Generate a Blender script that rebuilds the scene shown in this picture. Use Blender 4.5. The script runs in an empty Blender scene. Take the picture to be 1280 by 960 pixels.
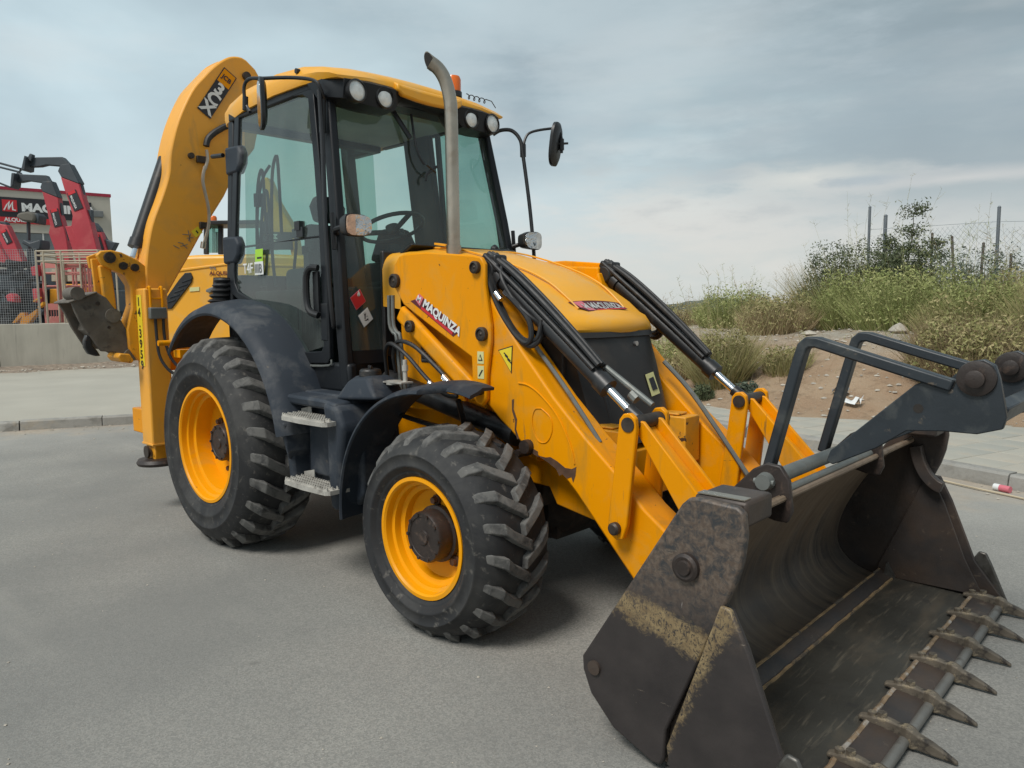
import bpy, bmesh, math, random
from mathutils import Vector, Matrix, noise
random.seed(7)
C = bpy.context.scene.collection
SC = bpy.context.scene
PI = math.pi

# ------------------------------------------------------------ camera, world, sun
CP = Vector((4.875, -3.249, 1.573)); YAW, PITCH, ROLL, FOC = 2.32706, -0.100096, -0.0119675, 930.94
def cam_axes():
    cy, sy, cp, sp = math.cos(YAW), math.sin(YAW), math.cos(PITCH), math.sin(PITCH)
    f = Vector((cy*cp, sy*cp, sp)); r = Vector((sy, -cy, 0)); u = r.cross(f)
    cr, sr = math.cos(ROLL), math.sin(ROLL)
    return cr*r + sr*u, -sr*r + cr*u, f
AR, AU, AF = cam_axes()
cam = bpy.data.cameras.new('camera'); cam.sensor_width = 36; cam.lens = 36*FOC/1280
cam.clip_start = 0.05; cam.clip_end = 3000
co = bpy.data.objects.new('camera', cam); C.objects.link(co); SC.camera = co
m = Matrix.Identity(4)
for i in range(3):
    m[i][0] = AR[i]; m[i][1] = AU[i]; m[i][2] = -AF[i]; m[i][3] = CP[i]
co.matrix_world = m
def far(px, py, d):                 # a real place at distance d from the viewpoint
    return CP + d*(AF + AR*(px-640)/FOC - AU*(py-480)/FOC)

SUN_DIR = Vector((0.08, -0.80, 1.10)).normalized()
sd = bpy.data.lights.new('sun', 'SUN'); sd.energy = 1.5; sd.angle = math.radians(20); sd.color = (1, .96, .9)
so = bpy.data.objects.new('sun', sd); C.objects.link(so); so.rotation_euler = SUN_DIR.to_track_quat('Z', 'Y').to_euler()
W = bpy.data.worlds.new('World'); SC.world = W; W.use_nodes = True
nt = W.node_tree; N = nt.nodes; K = nt.links
bg = N['Background']; bg.inputs['Strength'].default_value = 0.1
sky = N.new('ShaderNodeTexSky'); sky.sky_type = 'NISHITA'; sky.sun_disc = False
sky.sun_elevation = math.asin(SUN_DIR.z); sky.sun_rotation = math.atan2(SUN_DIR.x, SUN_DIR.y)
tc = N.new('ShaderNodeTexCoord'); mp = N.new('ShaderNodeMapping'); mp.inputs['Scale'].default_value = (1.0, 1.0, 2.6)
mp.inputs['Location'].default_value = (0.35, 0.1, 0.2)
K.new(tc.outputs['Generated'], mp.inputs['Vector'])
n1 = N.new('ShaderNodeTexNoise'); n1.inputs['Scale'].default_value = 2.1; n1.inputs['Detail'].default_value = 6; n1.inputs['Roughness'].default_value = .45; n1.inputs['Distortion'].default_value = .35
K.new(mp.outputs[0], n1.inputs['Vector'])
r1 = N.new('ShaderNodeValToRGB'); e = r1.color_ramp.elements
e[0].position = .34; e[0].color = (.180, .225, .247, 1); e[1].position = .66; e[1].color = (.315, .385, .405, 1)
K.new(n1.outputs['Fac'], r1.inputs['Fac'])
# pale, slightly warm band of thinner cloud low over the horizon
sx = N.new('ShaderNodeSeparateXYZ'); K.new(tc.outputs['Generated'], sx.inputs[0])
mr = N.new('ShaderNodeMapRange'); mr.inputs[1].default_value = 0.0; mr.inputs[2].default_value = .24; mr.inputs[3].default_value = 1; mr.inputs[4].default_value = 0
mr.interpolation_type = 'SMOOTHSTEP'
K.new(sx.outputs['Z'], mr.inputs[0])
mx = N.new('ShaderNodeMixRGB'); mx.inputs[2].default_value = (.365, .375, .362, 1)
mu = N.new('ShaderNodeMath'); mu.operation = 'MULTIPLY'; mu.inputs[1].default_value = .8
K.new(mr.outputs[0], mu.inputs[0]); # the overcast is thinner, so brighter, towards one side of the sky
dt = N.new('ShaderNodeVectorMath'); dt.operation = 'DOT_PRODUCT'; dt.inputs[1].default_value = (-.92, -.36, .15); K.new(tc.outputs['Generated'], dt.inputs[0])
mr3 = N.new('ShaderNodeMapRange'); mr3.inputs[1].default_value = -.08; mr3.inputs[2].default_value = .80; mr3.inputs[3].default_value = .66; mr3.inputs[4].default_value = 1.24; K.new(dt.outputs['Value'], mr3.inputs[0])
sb_ = N.new('ShaderNodeVectorMath'); sb_.operation = 'SCALE'; K.new(r1.outputs[0], sb_.inputs[0]); K.new(mr3.outputs[0], sb_.inputs[3])
K.new(mu.outputs[0], mx.inputs[0]); K.new(sb_.outputs[0], mx.inputs[1])
# small bright break in the cloud near the horizon
mp2 = N.new('ShaderNodeMapping'); mp2.inputs['Scale'].default_value = (1, 1, 4.2); mp2.inputs['Location'].default_value = (2.3, .4, 1.0)
K.new(tc.outputs['Generated'], mp2.inputs['Vector'])
n2 = N.new('ShaderNodeTexNoise'); n2.inputs['Scale'].default_value = 2.8; n2.inputs['Detail'].default_value = 7; n2.inputs['Roughness'].default_value = .5
K.new(mp2.outputs[0], n2.inputs['Vector'])
r2 = N.new('ShaderNodeValToRGB'); e = r2.color_ramp.elements; e[0].position = .50; e[0].color = (0,0,0,1); e[1].position = .72; e[1].color = (1,1,1,1)
K.new(n2.outputs['Fac'], r2.inputs['Fac'])
mr2 = N.new('ShaderNodeMapRange'); mr2.inputs[1].default_value = .05; mr2.inputs[2].default_value = .4; mr2.inputs[3].default_value = .85; mr2.inputs[4].default_value = .15
K.new(sx.outputs['Z'], mr2.inputs[0])
mu2 = N.new('ShaderNodeMath'); mu2.operation = 'MULTIPLY'; K.new(r2.outputs[0], mu2.inputs[0]); K.new(mr2.outputs[0], mu2.inputs[1])
mx2 = N.new('ShaderNodeMixRGB'); mx2.inputs[2].default_value = (.43, .425, .405, 1)
K.new(mu2.outputs[0], mx2.inputs[0]); K.new(mx.outputs[0], mx2.inputs[1])
# clouds are given as linear radiance; the background strength is 0.1, so scale by 10, and let 6% of clear sky through
# brighter gaps in the cloud, low on the right, and two darker shreds beside them
lob = mx2.outputs[0]
nd = N.new('ShaderNodeTexNoise'); nd.inputs['Scale'].default_value = 9; nd.inputs['Detail'].default_value = 8; nd.inputs['Roughness'].default_value = .6
mp4 = N.new('ShaderNodeMapping'); mp4.inputs['Scale'].default_value = (1, 1, 3.5); K.new(tc.outputs['Generated'], mp4.inputs[0]); K.new(mp4.outputs[0], nd.inputs['Vector'])
for (lx, ly, lw, lh, lc, la) in ((1010, 222, .10, .020, (.435,.425,.385,1), .9), (1200, 222, .15, .010, (.39,.375,.355,1), .7), (860, 262, .16, .045, (.40,.40,.375,1), .8), (930, 300, .30, .05, (.375,.365,.345,1), .7), (1075, 226, .035, .006, (.22,.26,.285,1), .6), (900, 222, .03, .009, (.27,.30,.31,1), .6), (1120, 150, .30, .09, (.175,.21,.228,1), .5), (760, 30, .25, .10, (.30,.345,.36,1), .5)):
    dc = (AF + AR*(lx-640)/FOC - AU*(ly-480)/FOC).normalized()
    v1 = N.new('ShaderNodeVectorMath'); v1.operation = 'SUBTRACT'; v1.inputs[1].default_value = dc; K.new(tc.outputs['Generated'], v1.inputs[0])
    v2 = N.new('ShaderNodeVectorMath'); v2.operation = 'MULTIPLY'; v2.inputs[1].default_value = (1/lw, 1/lw, 1/lh); K.new(v1.outputs[0], v2.inputs[0])
    v3 = N.new('ShaderNodeVectorMath'); v3.operation = 'LENGTH'; K.new(v2.outputs[0], v3.inputs[0])
    v4 = N.new('ShaderNodeMath'); v4.operation = 'MULTIPLY_ADD'; v4.inputs[1].default_value = 3.2; v4.inputs[2].default_value = -1.6; K.new(nd.outputs['Fac'], v4.inputs[0])
    v5 = N.new('ShaderNodeMath'); v5.operation = 'ADD'; K.new(v3.outputs['Value'], v5.inputs[0]); K.new(v4.outputs[0], v5.inputs[1])
    v6 = N.new('ShaderNodeMapRange'); v6.interpolation_type = 'SMOOTHSTEP'; v6.inputs[1].default_value = .1; v6.inputs[2].default_value = 1.5; v6.inputs[3].default_value = la; v6.inputs[4].default_value = 0; K.new(v5.outputs[0], v6.inputs[0])
    m4 = N.new('ShaderNodeMixRGB'); m4.inputs[2].default_value = lc; K.new(v6.outputs[0], m4.inputs[0]); K.new(lob, m4.inputs[1]); lob = m4.outputs[0]
sc_ = N.new('ShaderNodeVectorMath'); sc_.operation = 'SCALE'; sc_.inputs[3].default_value = 10.0
K.new(lob, sc_.inputs[0])
mf = N.new('ShaderNodeMixRGB'); mf.inputs[0].default_value = .06
K.new(sc_.outputs[0], mf.inputs[1]); K.new(sky.outputs[0], mf.inputs[2]); K.new(mf.outputs[0], bg.inputs['Color'])
SC.view_settings.view_transform = 'Standard'; SC.view_settings.look = 'None'; SC.view_settings.gamma = 1
SC.view_settings.exposure = 0.9

# ------------------------------------------------------------ materials
def nodes(name):
    mt = bpy.data.materials.new(name); mt.use_nodes = True
    t = mt.node_tree; b = t.nodes['Principled BSDF']
    return mt, t, b
def ramp(t, src, p0, p1, c0=(0,0,0,1), c1=(1,1,1,1)):
    r = t.nodes.new('ShaderNodeValToRGB'); e = r.color_ramp.elements
    e[0].position = p0; e[0].color = c0; e[1].position = p1; e[1].color = c1
    t.links.new(src, r.inputs[0]); return r.outputs[0]
def noi(t, scale, detail=4, rough=.5, stretch=None, coord='Object', dist=0):
    tcn = t.nodes.new('ShaderNodeTexCoord'); n = t.nodes.new('ShaderNodeTexNoise')
    n.inputs['Scale'].default_value = scale; n.inputs['Detail'].default_value = detail; n.inputs['Roughness'].default_value = rough; n.inputs['Distortion'].default_value = dist
    if stretch:
        mm = t.nodes.new('ShaderNodeMapping'); mm.inputs['Scale'].default_value = stretch
        t.links.new(tcn.outputs[coord], mm.inputs[0]); t.links.new(mm.outputs[0], n.inputs['Vector'])
    else: t.links.new(tcn.outputs[coord], n.inputs['Vector'])
    return n.outputs['Fac']
def mixc(t, fac, a, b):
    x = t.nodes.new('ShaderNodeMixRGB')
    if isinstance(fac, float): x.inputs[0].default_value = fac
    else: t.links.new(fac, x.inputs[0])
    for i, c in ((1, a), (2, b)):
        if isinstance(c, tuple): x.inputs[i].default_value = (*c[:3], 1)
        else: t.links.new(c, x.inputs[i])
    return x.outputs[0]
def mth(t, op, a, b=None):
    x = t.nodes.new('ShaderNodeMath'); x.operation = op
    for i, c in ((0, a), (1, b)):
        if c is None: continue
        if isinstance(c, (int, float)): x.inputs[i].default_value = c
        else: t.links.new(c, x.inputs[i])
    return x.outputs[0]
def bump(t, b, h, s=.3, d=.01):
    x = t.nodes.new('ShaderNodeBump'); x.inputs['Strength'].default_value = s; x.inputs['Distance'].default_value = d
    t.links.new(h, x.inputs['Height']); t.links.new(x.outputs[0], b.inputs['Normal'])
def pm(name, col, rough=.5, metal=0., var=.15, vs=3., patches=(), bs=0., bscale=60., rvar=.1, spec=.5, stretch=None, bd=.004):
    """surface with slow colour variation, worn or dirty patches [(colour, scale, lo, hi, stretch)], and fine relief"""
    mt, t, b = nodes(name)
    c = mixc(t, ramp(t, noi(t, vs, 5), .3, .7), tuple(x*(1-var) for x in col), tuple(min(1, x*(1+var)) for x in col))
    for p in patches:
        f = ramp(t, noi(t, p[1], 8, .62, p[4] if len(p) > 4 else None, dist=.4), p[2], p[3])
        c = mixc(t, f, c, p[0])
    t.links.new(c, b.inputs['Base Color'])
    rr = t.nodes.new('ShaderNodeMapRange'); rr.inputs[3].default_value = max(0.02, rough-rvar); rr.inputs[4].default_value = min(1, rough+rvar)
    t.links.new(noi(t, vs*4, 5), rr.inputs[0]); t.links.new(rr.outputs[0], b.inputs['Roughness'])
    b.inputs['Metallic'].default_value = metal; b.inputs['Specular IOR Level'].default_value = spec
    if bs: bump(t, b, noi(t, bscale, 5, .6, stretch), bs, bd)
    return mt
YEL = (.80, .30, .0008)
M_yel = pm('yellow_paint', YEL, .36, var=.05, vs=1.2, patches=[((.64,.31,.045), 5, .52, .80), ((.46,.225,.025), 9, .54, .76, (1,1,.18)), ((.50,.30,.12), 2.2, .57, .85), ((.10,.045,.02), 26, .705, .725), ((.16,.07,.02), 70, .72, .74, (1,1,.3)), ((.35,.17,.03), 45, .665, .70, (1,1,.06)), ((.30,.15,.03), 40, .68, .71, (.07,1,1)), ((.45,.25,.06), 60, .68, .74)], bs=.05, bscale=25, rvar=.1, spec=.14)
M_yelb = pm('weathered_fill_lit_boom_yellow', (.82,.37,.035), .5, var=.06, vs=1.2, patches=[((.60,.32,.08), 3, .5, .8), ((.45,.25,.08), 8, .6, .8, (1,1,.2)), ((.10,.05,.02), 30, .72, .74)], bs=.05, bscale=25, spec=.5)  # base yellow lifted in place of front fill light; tan patches are dirt
M_yelworn = pm('worn_yellow_paint', (.72,.31,.012), .5, var=.12, vs=3, patches=[((.40,.22,.05), 6, .5, .75), ((.07,.035,.02), 16, .62, .655)], bs=.1, bscale=25)
M_yel2 = pm('yellow_roof_paint', (.82,.38,.02), .42, var=.05, vs=1.5, patches=[((.60,.40,.16), 4, .5, .9)], bs=.03, bscale=20)
M_rim = pm('wheel_yellow', (.84,.34,.001), .42, spec=.25, var=.05, vs=3, patches=[((.25,.12,.03), 14, .70, .76), ((.6,.33,.06), 5, .55, .85)])
M_rust = pm('rusty_edge', (.09,.045,.025), .75, var=.3, vs=20, bs=.3)
M_plas = pm('slate_plastic', (.026,.033,.044), .6, var=.15, vs=2.5, patches=[((.13,.13,.13), 5, .5, .85), ((.16,.13,.10), 18, .66, .8)], bs=.12, bscale=220, bd=.001, spec=.3)
M_cabd = pm('black_cab_metal', (.009,.011,.014), .45, var=.2, vs=4, patches=[((.032,.032,.032), 7, .6, .9)], spec=.35)
M_blk = pm('black_paint', (.016,.016,.017), .40, var=.2, vs=5, patches=[((.08,.065,.05), 9, .58, .82)])
M_grl = pm('grille_black', (.020,.018,.017), .5, var=.2, vs=4, patches=[((.06,.048,.038), 4, .5, .85)])
M_und = pm('oily_underside', (.020,.016,.013), .7, var=.3, vs=6, patches=[((.07,.05,.035), 8, .5, .8)], bs=.3)
M_rub = pm('tyre_rubber', (.015,.0155,.017), .72, var=.2, vs=5, patches=[((.060,.058,.054), 4, .45, .80), ((.13,.12,.105), 24, .58, .75)], bs=.25, bscale=120, bd=.002)
M_lug = pm('worn_lug_rubber', (.125,.122,.115), .85, var=.18, vs=9, patches=[((.045,.045,.045), 14, .46, .66), ((.20,.19,.175), 40, .58, .75)], bs=.5, bscale=150, bd=.003)
M_hub = pm('greasy_hub', (.028,.020,.017), .5, var=.3, vs=9, patches=[((.09,.06,.045), 20, .56, .72)], bs=.3, bscale=80)
M_hose = pm('rubber_hose', (.016,.016,.017), .55, var=.2, vs=10, patches=[((.07,.06,.05), 15, .55, .85)])
M_steel = pm('steel_pipe', (.46,.41,.34), .40, 1., var=.12, vs=7, patches=[((.28,.20,.13), 5, .5, .85)], bs=.04, bscale=50)
M_zinc = pm('zinc_step', (.46,.44,.40), .55, .35, var=.15, vs=10, patches=[((.18,.16,.14), 14, .55, .75)], bs=.1)
M_chr = pm('chrome_rod', (.75,.77,.80), .08, 1., var=.02)
M_pipe = pm('grey_steel_tube', (.17,.18,.17), .55, .4, var=.15, vs=9, patches=[((.12,.09,.06), 9, .55, .8)], bs=.1)
M_pin = pm('greasy_pin', (.06,.048,.04), .5, .5, var=.3, vs=30, bs=.2)
M_fork = pm('slate_fork_paint', (.026,.033,.040), .45, .1, var=.2, vs=5, patches=[((.10,.105,.10), 6, .52, .8), ((.15,.12,.09), 22, .64, .74)], bs=.15, bscale=60)
BM = [((.085,.058,.042), 3.2, .40, .70), ((.016,.020,.024), 5.5, .56, .66), ((.17,.13,.095), 13, .62, .76), ((.30,.24,.17), 38, .70, .78)]
M_bkt = pm('scraped_bucket_steel', (.045,.039,.037), .50, .25, var=.3, vs=4, patches=BM[:1]+BM[2:], bs=.3, bscale=30)
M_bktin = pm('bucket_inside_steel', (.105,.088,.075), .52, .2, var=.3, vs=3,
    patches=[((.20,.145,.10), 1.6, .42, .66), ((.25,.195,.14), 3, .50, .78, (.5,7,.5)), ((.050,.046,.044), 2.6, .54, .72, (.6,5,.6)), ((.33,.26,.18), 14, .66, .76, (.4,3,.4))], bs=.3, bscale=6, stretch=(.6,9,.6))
M_edge = pm('ground_cutting_edge', (.12,.115,.105), .42, .6, var=.2, vs=8, patches=[((.05,.045,.04), 8, .5, .7), ((.19,.11,.05), 12, .66, .75)], bs=.3)
M_tooth = pm('worn_tooth_steel', (.13,.11,.085), .6, .3, var=.3, vs=15, patches=[((.035,.03,.026), 16, .5, .6), ((.33,.27,.18), 30, .56, .68)], bs=.5, bscale=50)
def soil_and_light_high(mt):                       # soil on the upper moldboard, brightened with height in place of bounced light
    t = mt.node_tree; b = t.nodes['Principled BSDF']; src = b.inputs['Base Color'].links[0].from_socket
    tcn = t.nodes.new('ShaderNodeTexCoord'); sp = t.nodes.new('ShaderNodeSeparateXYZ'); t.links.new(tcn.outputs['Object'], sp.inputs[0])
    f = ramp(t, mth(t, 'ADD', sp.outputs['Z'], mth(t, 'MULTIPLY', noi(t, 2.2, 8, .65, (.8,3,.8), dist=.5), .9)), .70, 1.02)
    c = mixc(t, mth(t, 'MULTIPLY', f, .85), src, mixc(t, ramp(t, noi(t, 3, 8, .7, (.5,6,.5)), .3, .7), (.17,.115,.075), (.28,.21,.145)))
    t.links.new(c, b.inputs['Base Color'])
soil_and_light_high(M_bktin)
def side_mat(name, f):
    mt, t, b = nodes(name)
    tcn = t.nodes.new('ShaderNodeTexCoord'); s = t.nodes.new('ShaderNodeSeparateXYZ'); t.links.new(tcn.outputs['Object'], s.inputs[0])
    c = mixc(t, ramp(t, noi(t, 6, 6), .3, .7), (.026,.022,.022), (.050,.042,.040))
    hi = ramp(t, s.outputs['Z'], .50, .72)
    brown = mixc(t, ramp(t, noi(t, 22, 9, .75, dist=.6), .46, .60), mixc(t, ramp(t, noi(t, 60, 4, .6), .4, .6), (.10,.073,.056), (.15,.115,.09)), (.040,.042,.045))
    c = mixc(t, hi, c, brown)
    d = f(t, s)
    fac = mth(t, 'MULTIPLY', ramp(t, mth(t, 'SUBTRACT', mth(t, 'ADD', noi(t, 26, 10, .8, (1,1,1.7), dist=.8), mth(t, 'MULTIPLY', noi(t, 5, 4, .5), .7)), mth(t, 'MULTIPLY', d, 6.0)), .50, .70), .9)
    cr_ = ramp(t, noi(t, 75, 6, .7, (1,1,.6), dist=1.5), .40, .50); fac = mth(t, 'MULTIPLY', fac, cr_)
    c = mixc(t, fac, c, mixc(t, ramp(t, noi(t, 22, 6, .7), .3, .7), (.17,.115,.06), (.36,.27,.14)))
    c = mixc(t, ramp(t, noi(t, 9, 8, .75, (1,1,.25), dist=1.), .67, .69), c, (.24,.22,.21))
    c = mixc(t, ramp(t, noi(t, 7, 9, .8, (.3,1,1.6), dist=.6), .66, .675), c, (.20,.165,.13))
    t.links.new(c, b.inputs['Base Color']); b.inputs['Roughness'].default_value = .5; b.inputs['Metallic'].default_value = .15
    bump(t, b, noi(t, 40, 6, .6), .3, .003); return mt
def d_side(t, s):   # distance to a scuffed band across the plate
    return mth(t, 'ABSOLUTE', mth(t, 'ADD', mth(t, 'ADD', s.outputs['Z'], -.565), mth(t, 'MULTIPLY', mth(t, 'ADD', s.outputs['X'], -3.45), .22)))
def d_clam(t, s):
    return mth(t, 'ABSOLUTE', mth(t, 'ADD', mth(t, 'ADD', s.outputs['X'], -3.522), mth(t, 'MULTIPLY', s.outputs['Z'], -.48)))
M_side = side_mat('scuffed_side_plate', d_side); M_clam = side_mat('scuffed_clam_plate', d_clam)
M_tube = pm('mirror_black', (.012,.013,.015), .4)
M_seat = pm('seat_fabric', (.018,.022,.024), .85)
M_conc = pm('concrete_wall', (.50,.47,.40), .85, var=.10, vs=1.5, patches=[((.36,.335,.285), 2.5, .45, .8, (1,1,.10)), ((.26,.24,.21), 7, .6, .8, (1,1,.08))], bs=.3, bscale=12)
M_lgt = pm('dull_aluminium', (.5,.5,.5), .35, .8)
M_whi = pm('white_vinyl', (.72,.73,.72), .5, var=.03)
M_blkv = pm('black_vinyl', (.018,.018,.022), .45, var=.05)
M_redv = pm('red_vinyl', (.55,.02,.03), .45, var=.05)
M_pinkv = pm('faded_red_vinyl', (.62,.16,.20), .5, var=.1)
M_maroon = pm('maroon_vinyl', (.10,.012,.018), .5, var=.1)
M_grnv = pm('lime_vinyl', (.35,.62,.04), .5, var=.05)
M_yelv = pm('yellow_vinyl', (.80,.62,.03), .5, var=.08)
M_palev = pm('pale_yellow_vinyl', (.62,.60,.28), .5, var=.08)
M_ghost = pm('grey_print', (.16,.17,.17), .6)
M_amber = pm('amber_lens', (.75,.16,.02), .2, var=.05)
M_lens = pm('ribbed_lens', (.80,.82,.80), .22, .25, var=.12, vs=30, bs=.6, bscale=90, bd=.003)
M_lens2 = pm('chrome_reflector', (.68,.70,.72), .08, .95, var=.1, vs=20, patches=[((.12,.13,.14), 16, .55, .62)], bs=1., bscale=20, bd=.02)
def glass_mat(name, tint, refl=1.0):
    mt, t, b = nodes(name); t.nodes.remove(b)
    tr = t.nodes.new('ShaderNodeBsdfTransparent'); tr.inputs[0].default_value = (*tint, 1)
    gl = t.nodes.new('ShaderNodeBsdfGlossy'); gl.inputs['Roughness'].default_value = .03
    fr = t.nodes.new('ShaderNodeFresnel'); gm = t.nodes.new('ShaderNodeNewGeometry'); mq = t.nodes.new('ShaderNodeMapRange'); mq.inputs[3].default_value = 1.5; mq.inputs[4].default_value = 1/1.5; t.links.new(gm.outputs['Backfacing'], mq.inputs[0]); t.links.new(mq.outputs[0], fr.inputs[0])
    df = t.nodes.new('ShaderNodeBsdfDiffuse'); df.inputs[0].default_value = (.34,.39,.37,1)
    mxs = t.nodes.new('ShaderNodeMixShader'); t.links.new(mth(t, 'MULTIPLY', fr.outputs[0], refl), mxs.inputs[0])
    t.links.new(tr.outputs[0], mxs.inputs[1]); t.links.new(gl.outputs[0], mxs.inputs[2])
    m2 = t.nodes.new('ShaderNodeMixShader')                    # a film of dust, greenish and thickened to stand in for reflections
    t.links.new(mth(t, 'MULTIPLY', ramp(t, noi(t, 3, 6, .6, (1,1,.4)), .20, .75), .16), m2.inputs[0])
    t.links.new(mxs.outputs[0], m2.inputs[1]); t.links.new(df.outputs[0], m2.inputs[2])
    t.links.new(m2.outputs[0], t.nodes['Material Output'].inputs[0]); return mt
M_gls = glass_mat('tinted_cab_glass', (.54,.73,.67), 1.6)
M_clr = glass_mat('clear_lens', (.9,.9,.9), .8)
M_mir = pm('mirror_glass', (.30,.32,.33), .05, 1., var=0)

# ------------------------------------------------------------ mesh helpers
class MB:
    def __init__(s): s.v = []; s.f = []
    def add(s, v, f):
        o = len(s.v); s.v += [tuple(p) for p in v]; s.f += [tuple(i+o for i in q) for q in f]; return s
    def box(s, x0, x1, y0, y1, z0, z1):
        return s.add([(x0,y0,z0),(x1,y0,z0),(x1,y1,z0),(x0,y1,z0),(x0,y0,z1),(x1,y0,z1),(x1,y1,z1),(x0,y1,z1)],
                     [(0,3,2,1),(4,5,6,7),(0,1,5,4),(1,2,6,5),(2,3,7,6),(3,0,4,7)])
    def prism(s, pts, ax, a, b):
        n = len(pts)
        g = {'y': lambda p, t: (p[0], t, p[1]), 'x': lambda p, t: (t, p[0], p[1]), 'z': lambda p, t: (p[0], p[1], t)}[ax]
        v = [g(p, a) for p in pts] + [g(p, b) for p in pts]
        return s.add(v, [tuple(range(n)), tuple(range(2*n-1, n-1, -1))] + [(i, (i+1) % n, n+(i+1) % n, n+i) for i in range(n)])
    def loft(s, rings, cap=True, close=True):
        n = len(rings[0]); v = [p for r in rings for p in r]; f = []
        for k in range(len(rings)-1):
            for i in range(n if close else n-1):
                j = (i+1) % n; f.append((k*n+i, k*n+j, (k+1)*n+j, (k+1)*n+i))
        if cap: f += [tuple(range(n)), tuple(range(len(v)-1, len(v)-1-n, -1))]
        return s.add(v, f)
    def cyl(s, p, q, r, r2=None, n=16):
        p = Vector(p); q = Vector(q); d = (q-p).normalized(); a = d.orthogonal().normalized(); b = d.cross(a); r2 = r if r2 is None else r2
        return s.loft([[p+(a*math.cos(2*PI*i/n)+b*math.sin(2*PI*i/n))*r for i in range(n)], [q+(a*math.cos(2*PI*i/n)+b*math.sin(2*PI*i/n))*r2 for i in range(n)]])
    def tube(s, pts, r, n=8, sub=5):
        P = smooth_path([Vector(p) for p in pts], sub) if sub else [Vector(p) for p in pts]
        t0 = (P[1]-P[0]).normalized(); a = t0.orthogonal().normalized(); rings = []
        for i, p in enumerate(P):
            t = ((P[min(i+1, len(P)-1)]-P[max(i-1, 0)])).normalized(); a = (a - t*a.dot(t)).normalized(); b = t.cross(a)
            rr = r(i/(len(P)-1)) if callable(r) else r
            rings.append([p+(a*math.cos(2*PI*k/n)+b*math.sin(2*PI*k/n))*rr for k in range(n)])
        return s.loft(rings)
    def bar(s, pts, w, h, side=(0,1,0)):      # rectangular section along a polyline; w along side, h across
        P = [Vector(p) for p in pts]; sdv = Vector(side); rings = []
        for i, p in enumerate(P):
            t = (P[min(i+1, len(P)-1)]-P[max(i-1, 0)]).normalized(); u = t.cross(sdv).normalized(); k = 1
            if 0 < i < len(P)-1:
                k = 1/max(.5, math.sqrt(max(0, (1+(P[i]-P[i-1]).normalized().dot((P[i+1]-P[i]).normalized()))/2)))
            rings.append([p+sdv*w/2+u*h/2*k, p-sdv*w/2+u*h/2*k, p-sdv*w/2-u*h/2*k, p+sdv*w/2-u*h/2*k])
        return s.loft(rings)
    def lathe(s, prof, c, ax='y', n=48, closed=False):
        v = []
        for r, a in prof:
            for i in range(n):
                t = 2*PI*i/n; x, z = r*math.cos(t), r*math.sin(t)
                v.append({'y': (c[0]+x, c[1]+a, c[2]+z), 'z': (c[0]+x, c[1]+z, c[2]+a), 'x': (c[0]+a, c[1]+x, c[2]+z)}[ax])
        f = []; m_ = len(prof)
        for k in range(m_ if closed else m_-1):
            k2 = (k+1) % m_
            for i in range(n): f.append((k*n+i, k*n+(i+1) % n, k2*n+(i+1) % n, k2*n+i))
        return s.add(v, f)
    def obox(s, c, a, b, d):
        c, a, b, d = map(Vector, (c, a, b, d))
        return s.loft([[c-a-b-d, c+a-b-d, c+a+b-d, c-a+b-d], [c-a-b+d, c+a-b+d, c+a+b+d, c-a+b+d]])
    def build(s, name, mat, parent=None, bevel=0, smooth=35, seg=2, label=None, fix=True):
        me = bpy.data.meshes.new(name); me.from_pydata(s.v, [], s.f)
        if fix:
            bm = bmesh.new(); bm.from_mesh(me); bmesh.ops.recalc_face_normals(bm, faces=bm.faces); bm.to_mesh(me); bm.free()
        if smooth:
            me.polygons.foreach_set('use_smooth', [True]*len(me.polygons)); me.set_sharp_from_angle(angle=math.radians(smooth))
        me.materials.append(mat); o = bpy.data.objects.new(name, me); C.objects.link(o)
        if parent: o.parent = parent
        if bevel:
            b = o.modifiers.new('bevel', 'BEVEL'); b.width = bevel; b.segments = seg; b.limit_method = 'ANGLE'; b.angle_limit = math.radians(40)
        if label: o['label'] = label
        return o
def smooth_path(P, sub):
    if len(P) < 3: return P
    out = []
    for i in range(len(P)-1):
        p0, p1, p2, p3 = P[max(i-1, 0)], P[i], P[i+1], P[min(i+2, len(P)-1)]
        for k in range(sub):
            t = k/sub; out.append(.5*((2*p1)+(p2-p0)*t+(2*p0-5*p1+4*p2-p3)*t*t+(3*p1-p0-3*p2+p3)*t**3))
    return out+[P[-1]]
def tag(o, label=None, cat=None, group=None, kind=None):
    for k, v in (('label', label), ('category', cat), ('group', group), ('kind', kind)):
        if v: o[k] = v
    return o
def thing(name, label, cat, loc=(0,0,0), rz=0, group=None):
    o = bpy.data.objects.new(name, None); C.objects.link(o); o.location = loc; o.rotation_euler = (0, 0, rz)
    o.empty_display_size = .2
    return tag(o, label, cat, group)
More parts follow.
